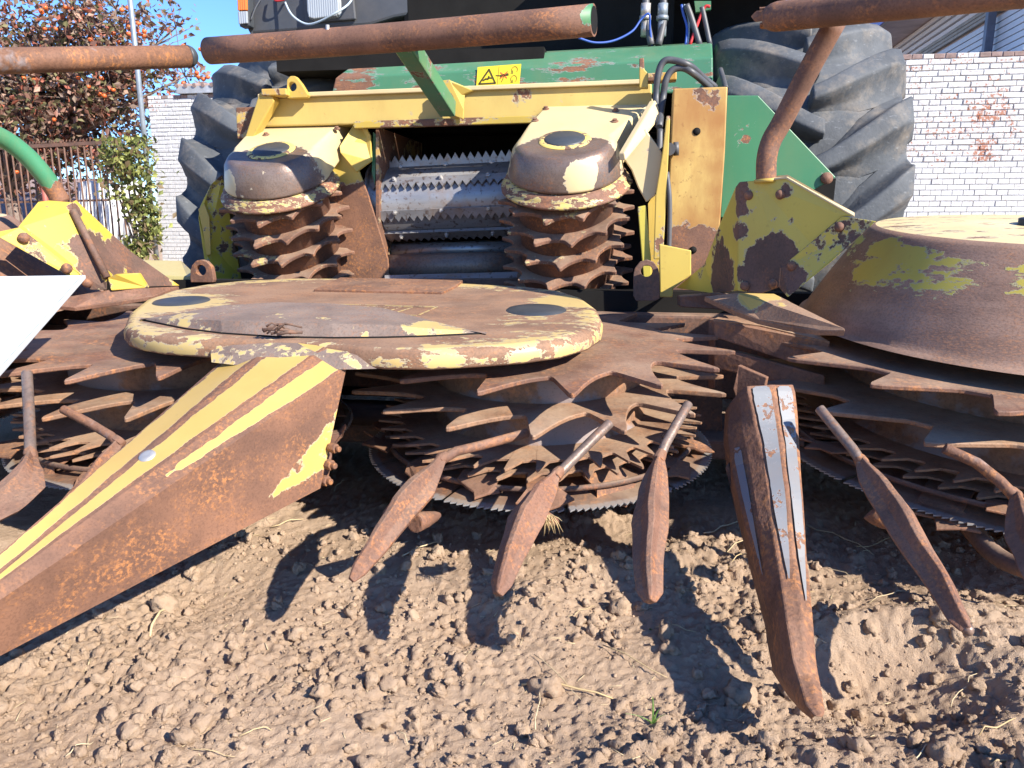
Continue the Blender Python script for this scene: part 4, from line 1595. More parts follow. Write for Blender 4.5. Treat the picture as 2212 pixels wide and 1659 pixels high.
# hoses and cables
hz = lambda x, y, Y0=2.84: PM(x, y, Y0)
cable('hose', [hz(1420, 270, 2.74), hz(1417, 220), hz(1421, 165), hz(1432, 135), hz(1452, 130), hz(1490, 142), hz(1520, 168, 2.95), hz(1545, 188, 3.0)], .0115, M['hose'])
cable('hose', [hz(1424, 275, 2.72), hz(1431, 220), hz(1438, 175), hz(1452, 152), hz(1475, 147), hz(1500, 160), hz(1535, 190, 2.95)], .0115, M['hose'])
cable('hose', [hz(1414, 420, 2.69), hz(1424, 330, 2.7), hz(1426, 280, 2.72)], .010, M['hose'])
cable('hose', [hz(1445, 560, 2.66), hz(1447, 440, 2.65), hz(1441, 372, 2.66)], .0075, M['hose'])
for k, (x0, x1) in enumerate(((1395, 1407), (1432, 1422))):
    cable('hydraulic_hose', [PM(x0, -20, 3.35), PM(x0 + 2, 40, 3.34), PM(x1, 98, 3.32)], .014, M['hose'])
    m_ = MB(); a = PM(x0, 8, 3.34); m_.tube([a, a - Z * .045], .021, 6); m_.tube([a - Z * .045, a - Z * .06], .024, 8); m_.tube([a - Z * .060, a - Z * .12], .017, 10)
    m_.build('hose_coupling', M['zinc'] if k == 0 else M['galv'], HT)
cable('cable', [PM(1250, 82, 3.2), PM(1285, 92, 3.22), PM(1325, 88, 3.25), PM(1365, 68, 3.28), PM(1385, 42, 3.3), PM(1402, 30, 3.3), PM(1404, 60, 3.31), PM(1408, 98, 3.32)], .0042, M['blue'])
m_ = MB(); m_.prism([PM(1500, 2, 3.36), PM(1536, 2, 3.36), PM(1536, 20, 3.36), PM(1503, 26, 3.36)], -MF * .02); m_.build('clamp_plate', M['green_plain'], HT)
cable('hose', [PM(1483, 10, 3.33), PM(1494, 40, 3.33), PM(1512, 98, 3.32)], .012, M['hose'])
cable('hose', [PM(1516, 15, 3.33), PM(1522, 40, 3.33), PM(1534, 98, 3.32)], .010, M['hose'])
cable('cable', [PM(1472, 10, 3.34), PM(1476, 30, 3.34), PM(1484, 60, 3.34), PM(1481, 98, 3.33)], .005, M['blue'])
cable('cable', [PM(1534, 14, 3.33), PM(1522, 16, 3.33), PM(1508, 48, 3.33), PM(1490, 98, 3.32)], .006, M['red'])
cable('cable', [PM(1478, 10, 3.36), PM(1488, 45, 3.36), PM(1486, 98, 3.33)], .004, M['white_cable'])
cable('hose', [PM(1556, 150, 3.1), PM(1562, 170, 3.05), PM(1568, 192, 2.95)], .010, M['hose'])

# ---- knife drum between the rolls
YD = 3.20
dl_, dr_ = PM(812, 441, YD), PM(1200, 424, YD)
dax = (dr_ - dl_).normalized()
dup = Z - dax * dax.z; dup.normalize()
dfw = dup.cross(dax).normalized()
if dfw.y > 0: dfw = -dfw
frD = Frame(dl_, 0, 0); frD.r, frD.f, frD.n = dfw, dup, dax
Ld = (dr_ - dl_).length
m_ = MB()
m_.lathe(frD, [(.150, 0), (.165, .004), (.165, .016), (.148, .018), (.148, Ld)], 40)
drum = m_.build('knife_drum', M['steel'], HT, bevel=.004)
for kb, (ang, tip) in enumerate(((78, 1), (30, -1), (-17, -1), (-58, -1), (128, 1))):
    a = rad(ang)
    er = dfw * math.cos(a) + dup * math.sin(a)
    et = (-dfw * math.sin(a) + dup * math.cos(a)) * tip
    base = dl_ + er * .150 + dax * .03
    if ang == 78: er2, et2 = dfw, dup
    else: er2, et2 = er, et
    n_ = int((Ld - .05) / .0315)
    lo_, md_, hi_ = (-.026, .014, .040) if ang in (78, -58) else (-.014, .010, .032)
    outl = [base + et2 * lo_]
    outl.append(base + et2 * lo_ + dax * (n_ * .0315))
    for k in range(n_, 0, -1):
        outl += [base + dax * (k * .0315) + et2 * md_, base + dax * ((k - .5) * .0315) + et2 * hi_]
    outl.append(base + et2 * md_)
    m_ = MB()
    m_.prism(outl, er2 * .012)
    blade = m_.build('drum_blade', M['steel'], drum)
    for k in range(3):
        q = base + dax * (.10 + .19 * k) + er2 * .012 - et2 * .006
        f2 = Frame(q, 0, 0); f2.r, f2.f, f2.n = dax, et2, er2
        m_ = MB(); m_.lathe(f2, [(.0095, 0), (.0095, .007), (.0055, .008), (.0055, .014), (.0001, .015)], 6, smooth=False, cap_top=False)
        m_.build('bolt', M['zinc'], drum)
# smooth lower rollers and lip
m_ = MB(); m_.tube([PM(836, 578, 3.05), PM(1140, 570, 3.05)], .052, 24); m_.build('smooth_roller', M['rod'], HT)
m_ = MB(); m_.tube([PM(850, 542, 3.2), PM(1140, 535, 3.2)], .035, 8); m_.build('smooth_roller', M['steel'], HT)
m_ = MB(); m_.prism([PM(830, 594, 2.94), PM(1120, 586, 2.94), PM(1120, 606, 2.90), PM(830, 612, 2.90)], -MF * .02 - Z * .01); m_.build('feeder_lip', M['steel'], HT, bevel=.003)
m_ = MB(); m_.prism([PM(800, 604, 2.86), PM(1330, 600, 2.86), PM(1330, 660, 2.86), PM(800, 660, 2.86)], -MF * .04); m_.build('feeder_sill', M['rust_dark'], HT, bevel=.004)

# ---- green arm with rusty bumper bar across the front
M['arm_green'] = worn('arm_green', (.060, .210, .105), -.12, 10, hue='mid', dust=.05)
a, b = P(874, 92, 2.50), PM(968, 236, 2.94)
dv = (b - a).normalized()
su = dv.cross(Z).normalized(); sv = su.cross(dv)
m_ = MB(); m_.box((a + b) / 2, dv * ((b - a).length / 2), su * .030, sv * .030)
m_.build('bar_arm', M['arm_green'], HT, bevel=.006)
for dx in (-26, 24):
    pass
m_ = MB(); m_.prism([PM(957, 175, 2.955), PM(973, 173, 2.955), PM(1003, 236, 2.955), PM(1002, 258, 2.955), PM(985, 252, 2.955), PM(958, 205, 2.955)], MF * .012)
br1 = m_.build('arm_bracket', M['yel_plate'], HT, bevel=.002)
m_ = MB(); m_.prism([PM(975, 174, 2.962), PM(1028, 196, 2.99), PM(1005, 205, 2.99), PM(1001, 254, 2.99)], -MR * .01 + MF * .006)
m_.build('arm_gusset', M['yel_plate'], HT, bevel=.002)
for (x, y) in ((963, 197), (972, 210)):
    q = PM(x, y, 2.942); f2 = Frame(q, 9, 85)
    m_ = MB(); m_.lathe(f2, [(.014, 0), (.014, .008), (.0001, .010)], 6, smooth=False, cap_top=False); m_.build('bolt', M['rust'], br1)
m_ = MB(); m_.prism([PM(920, 250, 2.945), PM(962, 222, 2.945), PM(985, 262, 2.945), PM(962, 262, 2.945)], MF * .006)


def bar(name, a, b, r, mat, label_end=None, parent=HT, open_end=True):
    m_ = MB()
    n_ = 9
    pts = [a.lerp(b, k / (n_ - 1)) + V((0, 0, -.004 * math.sin(math.pi * k / (n_ - 1)))) for k in range(n_)]
    m_.tube(pts, r, 28)
    o = m_.build(name, mat, parent)
    if open_end:
        md = None
    return o


pb0, pb1 = P(452, 110, 2.72), P(1283, 43.5, 2.28)
bar('bumper_bar', pb0, pb1, .0420, worn('bumper_rust', (.05, .20, .09), .60, 8, hue='mid', dust=.05, keep=[(P(1283, 30, 2.25), .045, .75)], rough=.5))
ax_ = (pb1 - pb0).normalized()
m_ = MB(); m_.tube([pb1 - ax_ * .001, pb1 + ax_ * .0015], .036, 28); m_.build('bar_bore', M['dark_void'], HT)
m_ = MB(); m_.tube([P(708, 66, 2.54) - Z * .012, P(708, 66, 2.54) + Z * .016], .006, 8); m_.build('weld_bead', M['zinc'], HT)

# ================================================================== the rotary header in front of it
RI = V((.074, 2.05, .485))          # right inner rotor, at its top disc
LI = V((-.955, 2.17, .490))
RO = V((1.39, 2.02, .500))
LO = V((-2.20, 2.40, .50))
HD = thing('rotary_header', (.2, 2.2, 0), 'rusty rotary maize header with toothed drums, long snouts and yellow covers', 'header')
TILT = 3.6
YAWH = 8.0

BIGP = [(-.80, 0.0), (-.66, .05), (-.52, .14), (-.37, .30), (-.22, .53), (-.10, .80), (-.03, .97), (.0, 1.0), (.025, .93), (.06, .58), (.095, .28), (.125, .09), (.165, .01)]
CONEP = [(-.80, 0), (-.66, .01), (-.60, .05), (-.08, .90), (-.01, .99), (.008, 1.0), (.03, .90), (.095, .10), (.12, 0)]
SMALLP = [(-.80, 0), (-.45, .12), (-.15, .75), (-.02, 1.0), (.03, .95), (.02, .45), (.0, .12), (.08, 0)]
SAWP = [(-.75, 0), (-.02, 1.0), (.06, .9), (.05, .05)]
dust_disc = M['rust_top']


def rotor(o, n_big, r_tip, L, r_drum, z2, z3_, small_n, small_tip, saw_r, cone=False, phase=0.0, vis=(-1.0, 4.2), lowz=.285, tilt=TILT):
    fr = Frame(o, YAWH, tilt)
    m_ = MB()
    m_.lathe(fr, [(r_drum - .01, -.004), (r_drum, -.012), (r_drum + .004, z2 + .01), (r_drum - .006, z2 - .012), (r_drum - .012, z3_ + .012), (r_drum + .03, z3_ - .022), (r_drum - .02, z3_ - .05), (r_drum - .06, -lowz + .01), (.20, -lowz - .06), (.10, -lowz - .11)], 72)
    rt = m_.build('rotor', M['drum'], HD)
    rv = r_tip - L
    tp_ = CONEP if cone else BIGP
    d1 = toothed_ring(fr, n_big, rv, r_tip, .05, 0.0, .011, tp_, ph=phase, wob=.003)
    d1.build('toothed_disc', M['rust_top'], rt, bevel=.0022, seg=1)
    d2 = toothed_ring(fr, n_big, rv - .005, r_tip - .008, r_drum - .02, z2, .011, tp_, ph=phase + .16, wob=.004)
    d2.build('toothed_disc', M['disc_low'], rt, bevel=.0022, seg=1)
    for k in range(2):
        d3 = toothed_ring(fr, small_n, small_tip - .062, small_tip - .012 * k, r_drum - .03, z3_ - .030 * k, .006, SMALLP, ph=phase + .05 * k, wob=.004)
        d3.build('small_toothed_disc', M['rust_dusty'], rt, bevel=.0015, seg=1)
    # worn knife plates between the discs and the saw
    q = random.Random(int(o.x * 1000))
    nk = 15 if not cone else 20
    for k in range(nk):
        a = phase + 2 * math.pi * k / nk + q.uniform(-.06, .06)
        if not (vis[0] < ((a + 1.6) % (2 * math.pi)) - 1.6 < vis[1]): continue
        r0, r1 = small_tip - .11, saw_r + q.uniform(-.035, .032)
        w0, w1 = q.uniform(.045, .075) / r1, q.uniform(.040, .095) / r1
        za = z3_ - .044 + q.uniform(-.006, .006)
        zb = q.choice((-lowz + .012, -lowz + .022, -lowz + .040, -lowz + .062, -lowz - .012))
        rm, zm = (r0 + r1) / 2 + .02, (za + zb) / 2 + q.uniform(-.004, .012)
        sk_ = q.uniform(-.09, .05)
        o_ = [(a - w0, r0, za), (a - w0 * .75 + sk_ * .3, rm, zm), (a - w1 * 1.1 + sk_, r1 - q.uniform(.015, .05), zb), (a - w1 * .5 + sk_, r1 - .012, zb), (a + w1 * .1 + sk_, r1 + .010, zb - .006),
              (a + w1 * .35 + sk_, r1 - q.uniform(.01, .035), zb), (a + w1 * .9 + sk_, r1 - q.uniform(.0, .03), zb + .004), (a + w0 * .7 + sk_ * .3, rm + .01, zm), (a + w0, r0, za)]
        m_ = MB()
        m_.prism([fr.pol(*t) for t in o_], -fr.n * .006)
        m_.build('knife_plate', M['knife'], rt, bevel=.0015, seg=1)
    # rod ring
    m_ = MB()
    ns = 60
    m_.tube([fr.pol(2 * math.pi * k / ns, saw_r - .055, -lowz + .028) for k in range(ns + 1)], .007, 8)
    m_.build('rod_ring', M['rust_dark'], rt)
    # saw blade in bolted segments
    nseg = 10
    for k in range(nseg):
        a0 = phase * .5 + 2 * math.pi * k / nseg + .010
        a1 = phase * .5 + 2 * math.pi * (k + 1) / nseg - .010
        if not (vis[0] < (((a0 + a1) / 2 + 1.6) % (2 * math.pi)) - 1.6 < vis[1]): continue
        nt_ = int((a1 - a0) * saw_r / .0165)
        outer = []
        for i in range(nt_):
            for f_, h in ((0, 0), (.86, 1), (.97, .15)):
                outer.append((a0 + (a1 - a0) * (i + f_) / nt_, saw_r - .008 + .010 * h))
        vs, at, fs = [], [], []
        for (ang, r) in outer:
            for rr, av in ((r, .95), (saw_r - .028, .25), (saw_r - .16, -.1)):
                for lay in (0, 1):
                    dip = -.012 * ((saw_r - rr) / .16) * -1
                    vs.append(fr.pol(ang, rr, -lowz + dip - .0035 * lay)); at.append(av + .0001)
        for i in range(len(outer) - 1):
            b, c = i * 6, (i + 1) * 6
            fs += [(b, c, c + 2, b + 2), (b + 2, c + 2, c + 4, b + 4), (b + 1, b + 3, c + 3, c + 1), (b + 3, b + 5, c + 5, c + 3), (b, b + 1, c + 1, c)]
        m_ = MB(); m_.add(vs, fs, 0, at)
        m_.build('saw_segment', M['saw'], rt)
    return fr, rt


frRI, rtRI = rotor(RI, 16, .515, .145, .285, -.092, -.196, 38, .440, .470, phase=.155, vis=(-1.2, 4.6))
frLI, rtLI = rotor(LI, 16, .515, .145, .285, -.092, -.196, 38, .440, .470, phase=.33, vis=(-1.2, 4.6))
frRO, rtRO = rotor(RO, 19, .745, .118, .48, -.098, -.215, 48, .610, .655, cone=True, phase=.10, vis=(.2, 4.4), tilt=5.2)
frLO, rtLO = rotor(LO, 19, .745, .118, .48, -.098, -.215, 48, .610, .655, cone=True, phase=.20, vis=(-1.4, 2.4))

# cone hats of the outer rotors
M['cone'] = worn('cone_yellow', (.46, .38, .065), -.06, 6, hue='cone', dust=.12, stain=.15, stretch=(1, 1, 3.0), amp=1.15)
M['cone_top'] = worn('cone_top_cream', (.70, .55, .26), -.12, 9, hue='mid', dust=.12, stretch=(.7, 2.0, 1), stain=.15)


def cone(fr, rt, mat, mat_top, base_w, top_w, r0, r1):
    m_ = MB()
    prof = [(r0 + .015, base_w), (r0 + .004, base_w + .008)]
    for k in range(17):
        t = k / 16
        prof.append((r0 + (r1 - r0) * t + .004 * math.sin(math.pi * t), base_w + .01 + (top_w - base_w - .02) * t))
    prof += [(r1 - .008, top_w - .004), (r1 - .02, top_w)]
    m_.lathe(fr, prof, 96, cap_top=False, cap_bot=False)
    for i in range(len(prof)):
        t = (prof[i][1] - base_w) / (top_w - base_w)
        wv = .50 if t < .22 else (.50 - (t - .22) * 1.2 if t < .62 else (-.02 if t < .88 else (.16 if t < .93 else .5)))
        for k in range(96):
            m_.a[i * 96 + k] = wv + .10 * math.sin(k * .39 + 1) + .07 * math.sin(k * .93 + 2) + .0001
    o = m_.build('cone_skirt', mat, HD)
    m_ = MB()
    m_.lathe(fr, [(r1 - .020, top_w), (r1 * .55, top_w + .006), (.09, top_w + .008), (.085, top_w + .004)], 96, cap_top=False)
    m_.build('cone_lid', mat_top, HD)
    m_ = MB()
    m_.lathe(fr, [(.080, top_w), (.080, top_w + .022), (.066, top_w + .026), (.0001, top_w + .020)], 32, cap_top=False)
    m_.build('cone_cap', M['black_plastic'], HD)
    return o


cone(frRO, rtRO, M['cone'], M['cone_top'], .040, .285, .578, .435)
cone(frLO, rtLO, M['rust_top'], M['cone_top'], .028, .30, .80, .58)

# beam and belly plate behind the rotors, then near-black sheets added as shade
m_ = MB()
m_.box(V((.1, 2.62, .36)), MR * 2.3, MF * .05, Z * .14)
m_.build('main_beam', M['rust_dark'], HD, bevel=.01)
m_ = MB()
m_.box(V((.15, 2.45, .13)), MR * 1.5, MF * .18, Z * .03)
m_.build('belly_plate', M['rust_dark'], HD, bevel=.01)
m_ = MB()
m_.box(V((.62, 2.60, .40)), MR * .50, MF * .04, Z * .17)
m_.build('shade_panel', M['dark_void'], HD)
m_ = MB()
m_.box(V((-1.05, 2.85, .45)), MR * .55, MF * .04, Z * .14)
m_.build('shade_panel', M['dark_void'], HD)
# stepped stripper bars between the right rotors
for (pts, t_) in (([(1541, 690, 2.10), (1642, 703, 2.04), (1792, 738, 1.93), (1792, 787, 1.93), (1700, 780, 1.98), (1541, 728, 2.10)], .03),
                  ([(1541, 752, 2.10), (1600, 762, 2.06), (1782, 812, 1.93), (1780, 858, 1.93), (1700, 832, 1.98), (1541, 795, 2.10)], .03),
                  ([(1530, 690, 2.13), (1545, 690, 2.11), (1545, 840, 2.11), (1530, 840, 2.13)], .04)):
    m_ = MB()
    m_.prism([P(x, y, q) for x, y, q in pts], V((.02, .05, 0)).normalized() * t_)
    m_.build('stripper_bar', M['rust'], HD, bevel=.004)
m_ = MB()
m_.prism([P(1541, 690, 2.10), P(1642, 703, 2.04), P(1792, 738, 1.93), P(1760, 718, 1.99), P(1640, 688, 2.12), P(1560, 680, 2.18)], V((0, 0, -.006)))
m_.build('stripper_top', M['rust_dusty'], HD)
m_ = MB()
m_.prism([P(960, 820, 2.36), P(1560, 800, 2.30), P(1560, 985, 2.30), P(960, 985, 2.36)], V((0, .02, 0)))
m_.build('rear_shield', M['rust_dark'], HD)

# ------------------------------------------------------------------ the long centre cover
cn = (P(1160, 668, 2.05) - P(390, 650, 2.22))
cx = cn.normalized()
ctn = Frame(P(1160, 668, 2.05), 8, 4.2)
cN = (ctn.n - cx * ctn.n.dot(cx)).normalized()
c0 = P(1160, 668, 2.05)
tp = lambda x, y: PP(x, y, c0, cN)
OUT = [(264, 700), (275, 672), (310, 645), (370, 624), (440, 612), (520, 604), (640, 599), (760, 600), (900, 605), (1040, 612), (1150, 618), (1215, 626), (1262, 641), (1292, 662), (1303, 684),
       (1299, 700), (1270, 718), (1212, 734), (1130, 745), (1030, 752), (930, 757), (830, 756), (760, 748), (640, 738), (540, 735), (440, 733), (350, 727), (300, 719), (272, 710)]
out = [tp(x, y) for x, y in OUT]
cen_c = sum(out, V((0, 0, 0))) / len(out)
sp_cover = [(tp(640, 715), .14, .2), (tp(820, 730), .12, .2)]
kp_cover = [(tp(392, 655), .16, .38), (tp(1215, 650), .10, .40), (tp(1120, 690), .10, .2)]
M['cover'] = worn('cover_cream', (.56, .41, .16), .0, 12, hue='dusty', dust=.2, stain=.25, spots=sp_cover, keep=kp_cover, stretch=(.8, 1.6, 1.6))
m_ = MB()


def inset(k):
    return [p.lerp(cen_c, k) for p in out]


RG = [(.97, 0, .34), (.70, 0, .34), (.45, 0, .30), (.28, 0, .22), (.17, 0, .12), (.09, 0, .0), (.045, 0, -.06), (.022, -.003, .02), (.008, -.010, .10), (.0, -.021, -.06), (.0, -.038, -.02), (.004, -.043, .2)]
n_ = len(out)
vs, at = [], []
for kk, dz, wv in RG:
    vs += [p + cN * dz for p in inset(kk)]
    at += [wv + .0001] * n_
fs = [tuple(range(n_))]
for L in range(len(RG) - 1):
    for k in range(n_):
        k2 = (k + 1) % n_
        fs.append((L * n_ + k, L * n_ + k2, (L + 1) * n_ + k2, (L + 1) * n_ + k))
fs.append(tuple(range(len(vs) - 1, len(vs) - n_ - 1, -1)))
m_.add(vs, fs, 0, at)
cover = m_.build('centre_cover', M['cover'], HD)
for p in cover.data.polygons:
    p.use_smooth = p.index > 6 * n_ and len(p.vertices) == 4
for (x, y, r) in ((392, 651, .075), (1158, 670, .077)):
    f2 = Frame(tp(x, y), 8, 4.2)
    m_ = MB(); m_.lathe(f2, [(r + .004, .0), (r, .0035), (r * .6, .005), (.0001, .0055)], 40, cap_top=False)
    m_.build('cap_disc', M['black_plastic'], cover)
# wedge hood pressed along the front edge
M['hood'] = worn('hood_steel', (.56, .41, .15), .13, 12, hue='steel', dust=.2, stain=.2, spots=[(tp(700, 690), .2, .3), (tp(870, 700), .12, .2)],
                 keep=[(tp(620, 705) - cN * .0, .06, .35), (tp(400, 698), .05, .3), (tp(700, 712), .05, .25), (tp(960, 712), .07, .22), (tp(900, 716), .05, .2)])
st_top = [(303, 686, .006), (400, 680, .022), (480, 674, .036), (600, 669, .040), (720, 672, .040), (830, 680, .036), (930, 696, .018), (1050, 716, .004)]
st_mid = [(304, 689, .006), (400, 701, .020), (480, 712, .030), (600, 719, .034), (720, 722, .034), (830, 722, .030), (930, 721, .018), (1052, 718, .004)]
st_bot = [(304, 690, .002), (400, 708, .0), (480, 718, -.004), (600, 726, -.006), (720, 728, -.006), (830, 727, -.004), (930, 724, .0), (1053, 719, .001)]
secs = []
for a, b, c in zip(st_top, st_mid, st_bot):
    secs.append([tp(a[0], a[1] + 6) - cN * .004, tp(a[0], a[1] + 8) + cN * a[2] * .75, tp(b[0], b[1] + 2) + cN * b[2] * .8, tp(c[0], c[1] + 3) - cN * .02])
m_ = MB(); m_.grid(secs, 2, 3)
m_.build('hood_wedge', M['hood'], cover, bevel=0)
# crack line and front lower lip of the wedge where the snout hinges
M['lip'] = worn('lip_worn', (.56, .41, .15), .06, 13, hue='steel', dust=.15, stain=.3)
m_ = MB()
secs = []
for (x, y, l_) in ((452, 719, .0), (500, 724, .6), (600, 729, 1), (740, 733, 1), (830, 731, .6), (905, 727, .0)):
    secs.append([tp(x, y) - cN * .012, tp(x, y + 4) + cN * (.006 * l_ - .008), tp(x, y + 17) - cN * (.030 - .012 * l_), tp(x, y + 22) - cN * .044])
m_.grid(secs, 2, 3)
m_.build('hinge_lip', M['lip'], cover)
m_ = MB()
cr = [(306, 692), (400, 711), (480, 721), (600, 729), (720, 731), (830, 730), (930, 727), (1050, 721)]
m_.tube([tp(x, y) + cN * .001 for x, y in cr], .0028, 6)
m_.build('seam', M['dark_void'], cover)
# rusty raised plate at the rear edge
m_ = MB(); m_.prism([tp(678, 630) + cN * .008, tp(735, 604) + cN * .008, tp(1000, 610) + cN * .008, tp(985, 622) + cN * .008, tp(955, 636) + cN * .008], -cN * .014)
m_.build('rear_plate', M['rust_orange'], cover, bevel=.003)
# faded hatch printing on the cover
M['hatch'] = worn('hatch_print', (.48, .35, .15), -.04, 26, hue='dusty', dust=.3)
lines = [((560, 661), (945, 664)), ((610, 655), (945, 663)), ((945, 663), (905, 681)), ((560, 668), (900, 682))]
for k in range(13):
    x = 590 + 25 * k
    lines.append(((x, 661 + k * .35), (x - 34, 668 + k * .6)))
for a, b in lines:
    p, q = tp(*a) + cN * .0006, tp(*b) + cN * .0006
    d = (q - p).normalized(); s_ = d.cross(cN) * .0024
    m_ = MB(); m_.prism([p - s_, q - s_, q + s_, p + s_], cN * .0008)
    m_.build('print_stripe', M['hatch'], cover)

# ------------------------------------------------------------------ centre snout
def lerp_pts(a, b, t):
    return [p.lerp(q, t) for p, q in zip(a, b)]


SB = [P(532, 734, 1.80), P(606, 729, 1.72), P(702, 750, 1.66), P(749, 792, 1.62), P(692, 1055, 1.56), P(470, 1040, 1.70)]
SF = [P(0, 1196, 1.16), P(0, 1236, 1.14), P(0, 1258, 1.125), P(0, 1296, 1.11), P(0, 1417, 1.13), P(0, 1400, 1.20)]
SE = lerp_pts(SB, SF, 1.42)
secs = [SB] + [lerp_pts(SB, SE, k / 8) for k in range(1, 9)]


def snout_attr(u, v):
    t = v / 8.0
    wv = .05 * math.sin(v * 9) + .04 * math.sin(v * 23 + 1)
    if u < .90: a = -.26 if u > .07 else .3
    elif u < 1.16: a = .55
    elif u < 1.94 - .30 * t: a = -.50
    elif u < 2.30 + .18 * t + wv * .3: a = .50
    elif u < 3.0:
        lim = 2.93 - .05 * t - .95 * max(0, t - .12) * .9
        a = -.45 if (u < lim and t < .40 and u > 2.30) else .5
    elif u < 4.0:
        s_ = u - 3.0
        a = -.02 if (s_ > .26 + t * 3.1 and s_ < .93 and t < .26) else .75
    else: a = .6
    return a


M['snout'] = worn('snout_paint', (.53, .355, .10), -.02, 10, hue='orange', grain=130, dust=.1, stain=.14, amp=.75, rough=.35)
def snout_soft(u, v):
    return sum(snout_attr(min(max(u + d, 0), 5.99), v + e) for d in (-.11, -.07, -.035, 0, .035, .07, .11) for e in (-.1, .1)) / 14.0 + .10 * mnoise.noise(V((u * 5, v * 2.2, 0)))


m_ = MB(); m_.grid(secs, 26, 14, closed=True, attr=snout_soft)
snout = m_.build('centre_snout', M['snout'], HD, bevel=.004, seg=2, angle=18)
# rear lug with bolts and broken flange at the lower rear corner
m_ = MB(); m_.prism([P(700, 940, 1.60), P(735, 935, 1.60), P(750, 920, 1.58), P(738, 945, 1.60), P(722, 965, 1.60), P(718, 985, 1.60), P(708, 1045, 1.58), P(690, 1056, 1.57), P(672, 1030, 1.62)], V((-.01, .03, 0)))
m_.build('snout_flange', M['rust'], snout, bevel=.004)
for (x, y, r) in ((712, 966, .011), (703, 1002, .012), (694, 1036, .012)):
    a = P(x, y, 1.58)
    m_ = MB(); m_.tube([a, a + V((.018, -.012, .0))], r, 6); m_.tube([a + V((.018, -.012, 0)), a + V((.026, -.017, 0))], r * .6, 8)
    m_.build('bolt', M['rust_orange'], snout, bevel=.002)
q = secs[3][1].lerp(secs[3][2], .36)
fn = (secs[3][2] - secs[3][1]).cross(secs[4][1] - secs[3][1]).normalized()
if fn.z < 0: fn = -fn
fd = Frame(P(318, 985, 0.0 + (secs[3][1].lerp(secs[3][2], .3)).y), 0, 0)
d_ = ray(318, 985); p0 = secs[3][1]
hit = CAMV + d_ * ((p0 - CAMV).dot(fn) / d_.dot(fn))
fd.o, fd.n = hit, fn
fd.r = fn.cross(V((0, 1, 0))).normalized(); fd.f = fn.cross(fd.r)
m_ = MB(); m_.lathe(fd, [(.016, .0), (.0145, .003), (.007, .0042), (.0001, .003)], 20, cap_top=False)
m_.build('rivet_head', M['zinc'], snout)
# tangle of old wire and root stubs at the hinge
m_ = MB()
for k in range(9):
    a = P(rnd.uniform(560, 600), rnd.uniform(705, 728), 1.70); b = P(rnd.uniform(590, 655), rnd.uniform(700, 722), 1.71)
    m_.tube([a, a.lerp(b, .4) + V((0, 0, rnd.uniform(.0, .02))), b], rnd.uniform(.002, .0045), 6)
props(m_.build('wire_tangle', M['rust_dark'], origin=P(600, 715, 1.70)), 'small tangle of rusty wire stuck on the hinge of the centre snout', 'wire')

# ------------------------------------------------------------------ right divider: long rusty tube with two bare strips
ST = [  # left edge, ridge, right edge, Y
    [(1596, 848), (1614, 833), (1714, 829), 1.66],
    [(1576, 872), (1616, 846), (1719, 846), 1.645],
    [(1570, 935), (1632, 920), (1724, 905), 1.60],
    [(1580, 1010), (1648, 993), (1727, 965), 1.54],
    [(1598, 1090), (1662, 1090), (1735, 1070), 1.43],
    [(1630, 1217), (1680, 1210), (1744, 1200), 1.32],
    [(1668, 1360), (1698, 1345), (1755, 1330), 1.18],
    [(1682, 1440), (1713, 1425), (1763, 1420), 1.12],
    [(1684, 1462), (1722, 1460), (1768, 1452), 1.095],
    [(1722, 1520), (1740, 1520), (1779, 1508), 1.03],
    [(1752, 1553), (1760, 1545), (1783, 1540), 1.00],
]
secs = []
for L_, R_, E_, y in ST:
    a, b, c = P(*L_, y + .055), P(*R_, y), P(*E_, y + .02)
    back = V((.012, .07, -.035))
    secs.append([a, a.lerp(b, .6) + V((-.003, -.003, 0)), b, b.lerp(c, .5) + V((0, -.010, .004)), c, c + back, a + back])


def div_attr(u, v):
    return .4


M['div'] = rusty('divider_rust', 'orange', .18, bump=.7, grain=75, rough=.75)
m_ = MB(); m_.grid(secs, 3, 4, closed=True, attr=None, smooth=False, jit=.0018)
dv_ = m_.build('crop_divider', M['div'], HD, bevel=.006, seg=2, angle=25)
M['bare'] = worn('bare_metal', (.20, .21, .22), -.10, 26, hue='orange', dust=.15, rough=.5, stain=.12)


def strip(f0, f1, v0, v1, i0, i1, lift, taper, jag=.10):
    """bare strip lying on the tube between section points i0 and i1"""
    n_ = 44
    m_ = MB(); vs = []
    q = random.Random(int(f0 * 100))
    for k in range(n_ + 1):
        t = k / n_; v = v0 + (v1 - v0) * t
        j = min(int(v), len(secs) - 2); f = v - j
        pa = V(secs[j][i0]).lerp(V(secs[j + 1][i0]), f); pb = V(secs[j][i1]).lerp(V(secs[j + 1][i1]), f)
        nrm = (pb - pa).cross(V(secs[j + 1][i0]) - V(secs[j][i0])).normalized()
        if nrm.y > 0: nrm = -nrm
        wv = (1 - t) ** .5 if t > taper else 1.0
        if t > taper: wv = max(.02, (1 - t) / (1 - taper)) ** .6
        if t < .03: wv *= .7
        jg = lambda s_: jag * (mnoise.noise(V((t * 9 + s_, f0 * 9, 1))) * .7 + mnoise.noise(V((t * 34 + s_, f0 * 5, 4))) * .4)
        mid = (f0 + f1) / 2; hw = (f1 - f0) / 2 * wv
        for s_ in (-1, 1):
            vs.append(pa.lerp(pb, mid + s_ * hw + jg(s_ * 5) * wv * (f1 - f0)) + nrm * lift)
    m_.add(vs, [(2 * k, 2 * k + 1, 2 * k + 3, 2 * k + 2) for k in range(n_)])
    return m_.build('bare_metal_strip', M['bare'], dv_)


